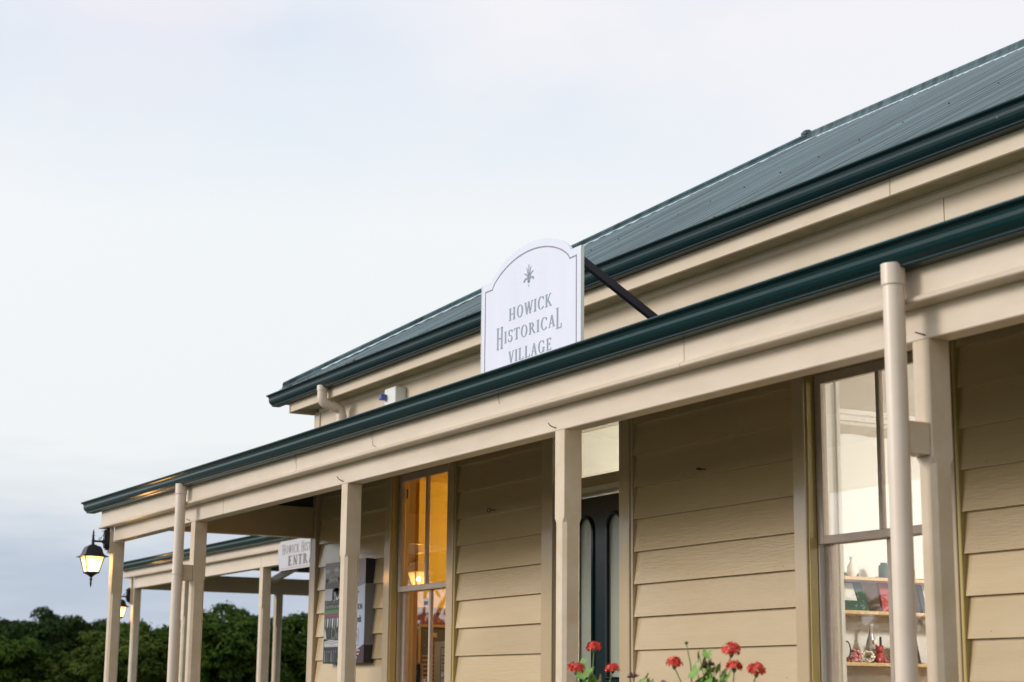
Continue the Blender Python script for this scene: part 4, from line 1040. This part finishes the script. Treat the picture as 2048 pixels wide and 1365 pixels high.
# ================================================================== carriage lanterns
def lantern(loc, label):
    x0, y0, z0 = loc
    t_ = thing('wall_lantern', loc, label, 'lantern', 'carriage lanterns on the corner posts')
    I = M['iron']
    mb = MB()          # elongated octagonal back plate in two steps
    for hw, hh, ya, yb in ((.034, .096, 0, -.026), (.025, .080, -.0261, -.042)):
        pr = [(-hw, -hh + .03), (-hw * .5, -hh), (hw * .5, -hh), (hw, -hh + .03), (hw, hh - .03), (hw * .5, hh), (-hw * .5, hh), (-hw, hh - .03)]
        mb.loft([[(x0 + a, y0 + y, z0 + b_) for a, b_ in pr] for y in (ya, yb)])
    mb.build('back_plate', I, t_)
    ly = y0 - .137; az = z0 - .022
    mb = MB(); mb.tube([(x0, y0 - .040, az), (x0, y0 - .05, az), (x0, y0 - .056, az), (x0, y0 - .06, az), (x0, ly, az)], [.019, .019, .013, .009, .009], 12)
    mb.tube([(x0, ly, az - .028), (x0, ly, az + .016)], .0135, 12)
    mb.build('arm', I, t_)
    mb = MB(); sp = []
    for i in range(25):                    # wrought scroll between arm and plate
        t0 = i / 24; a = -PI * .9 + t0 * PI * 2.1; r = .012 * (1 - .35 * t0)
        sp.append((x0, y0 - .078 + r * math.cos(a), az + .024 + r * math.sin(a)))
    mb.tube(sp, .0026, 6)
    c2 = [(x0, y0 - .068, az + .026), (x0, y0 - .060, az + .045), (x0, y0 - .050, az + .058), (x0, y0 - .044, az + .072), (x0, y0 - .048, az + .090), (x0, y0 - .058, az + .093), (x0, y0 - .062, az + .084)]
    mb.tube(c2, .0026, 6); mb.build('scroll', I, t_)
    mb = MB(); mb.lathe([(.0135, .016), (.008, .026), (.013, .032), (.006, .042), (.017, .048), (.006, .055), (.009, .068), (.007, .082), (.0015, .102)], (x0, ly, az), 12); mb.build('finial', I, t_)
    top = z0 - .045
    mb = MB(); rings = []
    for hz, s_ in ((-.006, .014), (-.010, .026), (-.018, .030), (-.021, .047), (-.034, .060), (-.055, .069), (-.080, .075), (-.098, .084), (-.108, .102), (-.113, .114), (-.117, .114), (-.115, .088)):
        rings.append([(x0 + a * s_, ly + b_ * s_, top + hz) for a, b_ in ((-1, -1), (1, -1), (1, 1), (-1, 1))])
    mb.loft(rings); mb.build('hood', I, t_)
    zt, zb, st, sb = top - .118, top - .247, .083, .051
    mb = MB()
    for a, b_ in ((-1, -1), (1, -1), (1, 1), (-1, 1)): mb.tube([(x0 + a * st, ly + b_ * st, zt), (x0 + a * sb, ly + b_ * sb, zb)], .0056, 6)
    mb.loft([[(x0 + a * s_, ly + b_ * s_, z) for a, b_ in ((-1, -1), (1, -1), (1, 1), (-1, 1))] for z, s_ in ((zb + .004, .054), (zb - .006, .058), (zb - .010, .054), (zb - .018, .036), (zb - .032, .018), (zb - .042, .011))])
    mb.lathe([(.010, -.040), (.007, -.052), (.018, -.060), (.007, -.068), (.009, -.082), (.0085, -.104), (.002, -.132)][::-1], (x0, ly, zb), 12)
    mb.build('cage', I, t_)
    mb = MB()
    for c0, c1 in (((-1, -1), (1, -1)), ((1, -1), (1, 1)), ((1, 1), (-1, 1)), ((-1, 1), (-1, -1))):
        q = [(x0 + c0[0] * (st - .002), ly + c0[1] * (st - .002), zt), (x0 + c1[0] * (st - .002), ly + c1[1] * (st - .002), zt), (x0 + c1[0] * (sb - .002), ly + c1[1] * (sb - .002), zb), (x0 + c0[0] * (sb - .002), ly + c0[1] * (sb - .002), zb)]
        mb.add(q, [(0, 1, 2, 3)])
    mb.build('lantern_glass', M['glow_pane'], t_, origin=(x0, ly, (zt + zb) / 2 + .012 + Z0))
    p = point('lamp_light', (x0, ly, (zt + zb) / 2), 7, (1, .55, .20), .02); p.parent = t_; p.location = (0, ly - y0, (zt + zb) / 2 - z0)
    return t_
l1 = lantern((-15.289, -.0305, 1.320), 'lit black carriage lantern on the nearest veranda corner post')
l2 = copy_tree(l1); l2.location = (-23.34, 2.6 - .0305, 1.285 + Z0)
l2['label'] = 'lit black carriage lantern on the further porch, half hidden by the nearer post'

# ================================================================== entrance porch beyond the house
QY, QB, QX = 2.6, 1.372, -23.43
porch = thing('entrance_porch', (-19, 5.2, G), 'open cream entrance porch with a green gutter beyond the house end', 'porch')
QR = -14.7
mb = MB(); 
for a, b_ in ((-23.26, -18.50), (-18.495, QR)): mb.bbox(a, b_, QY, QY + .09, QB + random.uniform(0, .002), QB + .25, .004)
mb.build('porch_beam', M['beam'], porch)
mb = MB(); mb.bbox(QX + .005, QX + .095, QY + .101, 8.2, QB, QB + .22, .004); mb.build('porch_beam', M['trim'], porch)
mb = MB(); mb.bbox(-23.56, QR, QY - .060, QY - .04, QB + .170, QB + .27, .002)
mb.prism_x([(QY - .041, QB + .168), (QY - .068, QB + .168), (QY - .078, QB + .160), (QY - .076, QB + .148), (QY - .001, QB + .148), (QY - .001, QB + .160), (QY - .04, QB + .160)], -23.56, QR)
mb.build('porch_fascia', M['beam'], porch)
mb = MB(); mb.prism_x(gutter_prof(QY - .060, QB + .342), 0, 0, dz=[(-23.72, .0), (QR, -.005)]); mb.build('porch_gutter', M['green_gutter'], porch)
mb = MB(); xs = np.arange(-23.6, QR + .05, .0762 / 6); vs = []; RZ = QB + .335
yl = [QY - .12 + (8.2 - QY + .12) * i / 24 for i in range(25)]
for x in xs:
    for y in yl: vs.append((x, y, RZ + min(y - QY + .12, 8.2 - y, x + 23.62) * .14 + corr(x)))
mb.add(vs, [(25 * i + j, 25 * i + 25 + j, 25 * i + 26 + j, 25 * i + j + 1) for i in range(len(xs) - 1) for j in range(24)], 0, True)
mb.build('porch_roof', M['under_roof'], porch, fix=True)
mb = MB()
for y in (3.2, 4.2): z = RZ + (y - QY) * .14; mb.bbox(-22.4, QR, y, y + .06, z - .075, z - .012, .003)
mb.build('purlin', M['trim'], porch)
mb = MB(); a = Vector((-23.34, 4.58, 1.55)); b_ = Vector((-22.6, 4.64, 1.70)); d = (b_ - a).normalized(); nn = Vector((0, 1, 0)); q = d.cross(nn)
mb.loft([[tuple(p + nn * sx * .03 + q * sz * .04) for sx, sz in ((-1, -1), (1, -1), (1, 1), (-1, 1))] for p in (a, b_)]); mb.build('rafter', M['beam'], porch)
for x0, y0 in ((QX + .08, QY), (-21.225, QY), (-18.540, QY), (-15.6, QY), (QX - .005, 4.66), (QX - .005, 7.0)):
    post_mesh(x0 if x0 != QX + .08 else -23.345, .100, y0 + .001, .098, QB - .0005, .95, DECK, 'porch_post', porch, M['post'])
lantern_block(-23.392, -23.290, QY, 1.165, QB + .147, porch)
mb = MB(); px_ = onx = -23.43; mb.tube([(-23.50, 4.60, QB + .2), (-23.50, 4.60, G + .05)], .040, 14); mb.tube([(-23.50, 4.60, .93), (-23.50, 4.60, .90)], .045, 14); mb.build('downpipe', M['pipe'], porch)
mb = MB(); mb.bbox(-23.5, QR, QY - .1, 8.2, DECK - .1, DECK - .002, .004); mb.build('porch_deck', M['deck'], porch)
mb = MB(); mb.box(-23.45, QR, QY - .08, QY - .06, G, DECK - .11); mb.build('deck_skirt', M['deck'], porch)
# entrance sign hung on the porch beam
es = thing('entrance_sign', (-16.9, QY - .03, 1.3), 'weathered white sign reading HOWICK HISTORICAL VILLAGE ENTRANCE on the porch beam', 'sign')
ex0, ex1 = -17.90, -15.45; ez0, ez1 = 1.297, 1.605
pr = [(ex0 + .05, ez0), (ex1 - .05, ez0), (ex1 - .04, ez0 + .05), (ex1, ez0 + .08), (ex1, ez1 - .06), (ex1 - .05, ez1), (ex0 + .055, ez1), (ex0 + .045, ez1 - .045), (ex0, ez1 - .075), (ex0, ez0 + .085), (ex0 + .035, ez0 + .06)]
EYf = QY - .118
mb = MB(); mb.prism_y(pr, EYf, EYf + .018); mb.build('sign_board', M['old_sign'], es)
mb = MB(); mb.bbox(ex0 + .2, ex0 + .24, EYf + .019, QY - .001, ez0 + .09, ez0 + .22); mb.bbox(ex1 - .24, ex1 - .2, EYf + .019, QY - .001, ez0 + .09, ez0 + .22); mb.build('sign_bracket', M['iron'], es)
mb = MB()
word(mb, 'HOWICK HISTORICAL VILLAGE', -17.775, -16.02, 1.468, .084, EYf - .0016, T=.13, t_=.05, heights={0: (.108, 1.462), 7: (.108, 1.462), 18: (.108, 1.462)})
word(mb, 'ENTRANCE', -17.60, -16.50, 1.338, .105, EYf - .0016, T=.24, t_=.10, gap=.12)
mb.build('lettering', M['old_ink'], es)
mb = MB(); mb.box(ex0 + .06, ex1 - .06, EYf - .0015, EYf - .0002, ez0 + .018, ez0 + .0225); mb.build('red_line', M['red_ink'], es)
es.location.x += .21; es.location.z -= .018

# ================================================================== geraniums in front of the veranda
gl_ = mat('geranium_leaf', (.17, .32, .045), .5, noise=.5, nscale=30, ncol=(.07, .15, .02)); gl2 = mat('geranium_old_leaf', (.35, .25, .12), .6, noise=.6, nscale=20, ncol=(.2, .22, .06))
gp = mat('scarlet_petal', (.86, .075, .03), .45, noise=.8, nscale=45, ncol=(.38, .012, .012)); gs = mat('geranium_stem', (.14, .20, .06), .6); gb = mat('spent_flower', (.16, .07, .07), .8); gbud = mat('bud_green', (.08, .10, .03), .6)
def geranium(loc, label, heads, leaves, spent=(), buds=()):
    rr = random.Random(int(abs(loc[0]) * 97)); t_ = thing('geranium_plant', loc, label, 'geranium', 'geraniums in front of the veranda')
    root = Vector(loc)
    mb = MB(); ends = []
    for (x, y, z, s_) in list(heads) + list(spent) + list(buds):
        tip = Vector((x, y, z)); b_ = Vector((loc[0] + (x - loc[0]) * .55 + rr.uniform(-.03, .03), loc[1] + rr.uniform(-.03, .03), z - rr.uniform(.16, .24)))
        mid = b_.lerp(tip, .5) + Vector((rr.uniform(-.012, .012), 0, rr.uniform(0, .015)))
        mb.tube([b_, mid, tip - Vector((0, 0, s_ * .5))], [.0032, .0026, .0024], 6)
        mb.tube([root + Vector((rr.uniform(-.05, .05), rr.uniform(-.03, .03), 0)), root.lerp(b_, .5) + Vector((rr.uniform(-.05, .05), 0, 0)), b_], [.008, .006, .004], 6)
    mb.build('stems', gs, t_)
    for (x, y, z, s_) in heads:
        s_ = s_ * 1.18; mb = MB(); n = 60
        for i in range(n):
            th = rr.uniform(0, 2 * PI); ph_ = math.acos(rr.uniform(-.25, 1)); d = Vector((math.sin(ph_) * math.cos(th), math.sin(ph_) * math.sin(th), math.cos(ph_) * .78))
            c = Vector((x, y, z)) + d * s_ * rr.uniform(.62, 1.05); u = d.cross(Vector((0, 0, 1))); u = u.normalized() if u.length > .01 else Vector((1, 0, 0)); v = d.cross(u).normalized()
            pr_ = s_ * rr.uniform(.24, .46); tilt = Vector((rr.uniform(-.5, .5), rr.uniform(-.5, .5), rr.uniform(-.5, .5)))
            for q in range(4):
                a = rr.uniform(0, .6) + q * PI / 2; e = (u * math.cos(a) + v * math.sin(a) + tilt * .4).normalized(); f_ = e.cross(d).normalized()
                mb.add([tuple(c), tuple(c + e * pr_ * .6 + f_ * pr_ * .4 + d * pr_ * .1), tuple(c + e * pr_ + d * pr_ * .25), tuple(c + e * pr_ * .6 - f_ * pr_ * .4 + d * pr_ * .1)], [(0, 1, 2, 3)], 0)
        mb.lathe([(.002, -s_ * .75), (s_ * .26, -s_ * .5), (s_ * .3, -s_ * .2), (s_ * .1, 0)], (x, y, z), 8, 1)
        mb.build('flower_head', [gp, gbud], t_, fix=True)
    for (x, y, z, s_) in spent:
        mb = MB()
        for i in range(40):
            d = Vector((rr.gauss(0, 1), rr.gauss(0, 1), abs(rr.gauss(.5, .6)))).normalized() * s_ * rr.uniform(.6, 1.1)
            mb.tube([(x, y, z - s_ * .4), (x + d.x, y + d.y, z - s_ * .4 + d.z)], [.0009, .0018], 4)
        mb.build('spent_head', gb, t_)
    for (x, y, z, s_) in buds:
        mb = MB(); mb.ball((x, y, z), s_, 8, sq=(1, 1, .85)); mb.build('bud', gbud, t_)
    mb = MB()
    leaves = [(x, y, z, s_ * 1.12, o) for x, y, z, s_, o in leaves] + [(x + rr.uniform(-.035, .035), y + rr.uniform(.0, .05), z - rr.uniform(.02, .06), s_ * rr.uniform(.7, 1.1), 0) for x, y, z, s_, o in leaves if s_ > .02]
    for (x, y, z, s_, old) in leaves:
        n = Vector((rr.uniform(-.7, .7), -rr.uniform(.5, 1), rr.uniform(.0, .9))).normalized(); u = n.cross(Vector((0, 0, 1))).normalized(); v = n.cross(u)
        c = Vector((x, y, z)); pts = [tuple(c - n * s_ * .25)]; m_ = 28
        for i in range(m_ + 1):
            a = R(25) + R(310) * i / m_; r_ = s_ * (1 + .09 * math.cos(i * PI / 2)) * (1 - .12 * math.cos(a)); pts.append(tuple(c + (v * -math.cos(a) + u * math.sin(a)) * r_ + n * s_ * .12 * math.sin(3 * a)))
        mb.add(pts, [(0, i, i + 1) for i in range(1, m_ + 1)], 1 if old else 0, True)
        mb.tube([tuple(c - n * s_ * .25), (x * .8 + loc[0] * .2, loc[1] + .01, z - .12), (x * .6 + loc[0] * .4, loc[1], z - .25)], [.0014, .0018, .0022], 5, 0)
    mb.build('leaves', [gl_, gl2], t_, fix=True)
FYg = -.6
ra = random.Random(11)
def lv(x, z, s_=.03, old=0, dy=0): return (x, FYg + dy + ra.uniform(-.02, .02), z, s_, old)
geranium((-6.20, FYg, G), 'scarlet geranium on the left, in front of the door post', [(-6.302, FYg, .112, .030), (-6.182, FYg + .01, .198, .025), (-6.022, FYg, .113, .023)],
         [lv(-6.255, .095, .022), lv(-6.19, .07, .03), lv(-6.225, .115, .018), lv(-6.20, .085, .028), (-6.17, FYg, .055, .034, 0), lv(-6.12, .075, .022, 1), lv(-6.24, .05, .03), lv(-6.06, .04, .035), lv(-6.13, .03, .03), lv(-6.27, .02, .03), lv(-6.265, .15, .014), lv(-6.10, .0, .04), lv(-6.2, -.02, .04), lv(-6.3, -.05, .04)])
geranium((-5.84, FYg, G), 'geranium going to seed between the two flowering plants', [], [lv(-5.80, .085, .022), lv(-5.835, .055, .024), lv(-5.90, .045, .026), lv(-5.86, .03, .03), lv(-5.78, .04, .02), lv(-5.9, .0, .035), lv(-5.82, -.02, .04)],
         [(-5.868, FYg, .088, .026), (-5.66, FYg, .06, .014)])
geranium((-5.34, FYg, G), 'taller scarlet geranium on the right, in front of the boards', [(-5.586, FYg, .128, .026), (-5.222, FYg, .170, .029), (-5.220, FYg + .01, .112, .024), (-5.062, FYg - .01, .098, .028)],
         [lv(-5.345, .125, .026), lv(-5.33, .075, .03), lv(-5.46, .035, .03), lv(-5.405, .155, .022), lv(-5.355, .165, .018), lv(-5.38, .135, .03), lv(-5.42, .105, .030), lv(-5.375, .095, .032), lv(-5.30, .11, .026), lv(-5.44, .06, .026), lv(-5.37, .055, .036), lv(-5.40, .03, .034), lv(-5.31, .05, .028), lv(-5.43, .02, .03), lv(-5.28, .03, .018), lv(-5.18, .02, .014), lv(-5.345, .02, .03, 1), lv(-5.60, .0, .03), lv(-5.4, -.03, .045), lv(-5.3, -.04, .045), lv(-5.55, .035, .012)],
         [(-5.345, FYg - .01, .128, .024)], [(-5.505, FYg, .203, .0075), (-5.27, FYg, .085, .007)])
gbm = MB(); gbm.add([(-12, -.88, G + .006), (-3, -.88, G + .006), (-3, -.15, G + .006), (-12, -.15, G + .006)], [(0, 1, 2, 3)])
tag(gbm.build('garden_bed', mat('dark_soil', (.05, .035, .025), .95, noise=.6, nscale=12)), kind='structure')

# ================================================================== trees beyond the porch
leafm = []
for i, (c1, c2) in enumerate((((.066, .112, .016), (.012, .026, .005)), ((.036, .064, .014), (.008, .017, .005)), ((.086, .120, .018), (.015, .030, .006)))):
    leafm.append(mat('tree_leaves_%d' % i, c1, .8, spec=.04, noise=.95, nscale=1.1, ncol=c2))
barkm = mat('tree_bark', (.09, .07, .055), .9, noise=.6, nscale=8)
def foliage(name, centres, per, lsz, mt, parent, seed):
    r_ = np.random.default_rng(seed); V = []; n_tot = 0
    for (cx, cy, cz, rad) in centres:
        n = int(per * (rad / .5) ** 2); d = r_.normal(size=(n, 3)); d /= np.linalg.norm(d, axis=1)[:, None]
        d[:, 2] = np.where(d[:, 2] < -.35, -d[:, 2], d[:, 2])
        rr_ = rad * (r_.uniform(.45, 1.08, n) ** .5) * (1 + .22 * (r_.random(n) > .93)); c = np.stack([cx + d[:, 0] * rr_, cy + d[:, 1] * rr_, cz + d[:, 2] * rr_ * .82], 1)
        nrm = d + np.array([0, 0, .35]) + r_.normal(size=(n, 3)) * .38; nrm /= np.linalg.norm(nrm, axis=1)[:, None]
        t1 = np.cross(nrm, r_.normal(size=(n, 3))); t1 /= np.linalg.norm(t1, axis=1)[:, None]; t2 = np.cross(nrm, t1)
        s_ = lsz * r_.uniform(.6, 1.35, n)[:, None]
        q = np.stack([c - t1 * s_, c + t2 * s_ * .42 - t1 * s_ * .1, c + t1 * s_, c - t2 * s_ * .42 - t1 * s_ * .1], 1)
        V.append(q.reshape(-1, 3)); n_tot += n
    V = np.concatenate(V); V[:, 2] += Z0; V -= np.array(parent['_o'])
    me = bpy.data.meshes.new(name); me.vertices.add(len(V)); me.vertices.foreach_set('co', V.astype(np.float32).ravel())
    me.loops.add(n_tot * 4); me.loops.foreach_set('vertex_index', np.arange(n_tot * 4, dtype=np.int32))
    me.polygons.add(n_tot); me.polygons.foreach_set('loop_start', np.arange(0, n_tot * 4, 4, dtype=np.int32)); me.update(calc_edges=True); me.materials.append(mt)
    o = bpy.data.objects.new(name, me); COL.objects.link(o); o.parent = parent; o['_o'] = tuple(parent['_o']); return o
def tree(x, y, top, rx, label, mi=0, seed=1, zg=G, group='trees beyond the porch', lsz=.085, per=260):
    r_ = random.Random(seed); t_ = thing('broadleaf_tree', (x, y, zg), label, 'tree', group)
    H = top - zg; cz = zg + H * .5; rz = H * .5; cs = []
    # big boughs, each carrying many leaf clumps
    boughs = []
    for i in range(13):
        a = 2 * PI * i / 6.5 + r_.uniform(-.3, .3); el = r_.uniform(-.15, 1.05) if i < 8 else r_.uniform(-.85, -.35)
        boughs.append((x + rx * .66 * math.cos(a) * math.cos(el), y + rx * .66 * math.sin(a) * math.cos(el), cz + rz * .62 * math.sin(el), rx * r_.uniform(.26, .46)))
    boughs.append((x, y, cz + rz * .42, rx * .5)); boughs.append((x, y, cz - rz * .2, rx * .6))
    for (bx, by, bz, br) in boughs:
        for i in range(17):
            d = Vector((r_.gauss(0, 1), r_.gauss(0, 1), r_.gauss(.3, .8))).normalized(); rr_ = br * r_.uniform(.55, 1.0)
            px_, py_, pz_ = bx + d.x * rr_, by + d.y * rr_, bz + d.z * rr_ * min(1, rz / rx * 1.05)
            rad = r_.uniform(.20, .44) * min(1.2, H / 4)
            if pz_ + rad > top: pz_ = top - rad * r_.uniform(.7, 1)
            if pz_ - rad < zg: pz_ = zg + rad
            cs.append((px_, py_, pz_, rad))
    foliage('crown', cs, per, lsz, leafm[mi], t_, seed)
    mb = MB(); tr = Vector((x, y, zg)); fk = Vector((x + r_.uniform(-.1, .1), y, zg + H * .28)); mb.tube([tr - Vector((0, 0, .1)), tr + Vector((.03, 0, H * .15)), fk], [.20, .15, .13], 10); mb.build('trunk', barkm, t_)
    for (bx, by, bz, br) in boughs[:7]:
        mb = MB(); b_ = Vector((bx, by, bz)); mid = fk.lerp(b_, .5) + Vector((r_.uniform(-.15, .15), r_.uniform(-.15, .15), -.1)); mb.tube([fk, mid, b_], [.09, .06, .02], 7); mb.build('limb', barkm, t_)
    return t_
TR = [(-64.8, 10.0, 2.75, 2.6, 'dark tree in the back row at the left edge of the photo', 1), (-61.9, 11.4, 2.90, 2.3, 'dark back row tree right of the hanging lantern tip', 1), (-60.6, 12.9, 2.55, 1.9, 'back row tree showing just left of the first veranda post', 1),
      (-53.2, 7.6, 1.90, 1.9, 'rounded front tree at the lower left corner', 0), (-51.9, 10.2, 1.82, 2.3, 'broad front tree under the hanging lantern', 2), (-57.3, 13.4, 2.75, 1.35, 'loose topped tree between the first post and the downpipe', 0),
      (-53.0, 12.5, 1.75, 1.4, 'low tree seen directly behind the first downpipe', 2), (-51.2, 14.0, 3.05, 1.75, 'round crowned tree framed between the two middle posts', 0), (-52.6, 16.9, 3.0, 1.75, 'round crowned tree beside the wall corner under the entrance sign', 0), (-55.8, 19.8, 2.5, 2.0, 'tree mostly hidden behind the house corner', 1)]
for i, (x, y, top, rx, lab, mi) in enumerate(TR): tree(x, y, top, rx, lab, mi, 40 + i)
for i, (x, y, lab) in enumerate(((-39.0, -11.5, 'furthest tree of the row across the lawn, reflected in the ochre window'), (-36.5, -15.5, 'second tree of the row across the lawn, reflected in the ochre window'), (-34.0, -19.5, 'middle tree of the row across the lawn, reflected in the door glass'), (-30.0, -22.0, 'fourth tree of the row across the lawn, reflected in the shop window'), (-26.0, -25.0, 'nearest tree of the row across the lawn, reflected in the shop window'))):
    tree(x, y, (5.0, 4.4, 2.9, 2.5, 2.4)[i], 2.9, lab, i % 3, 71 + i, group='trees across the lawn', lsz=.13, per=60)
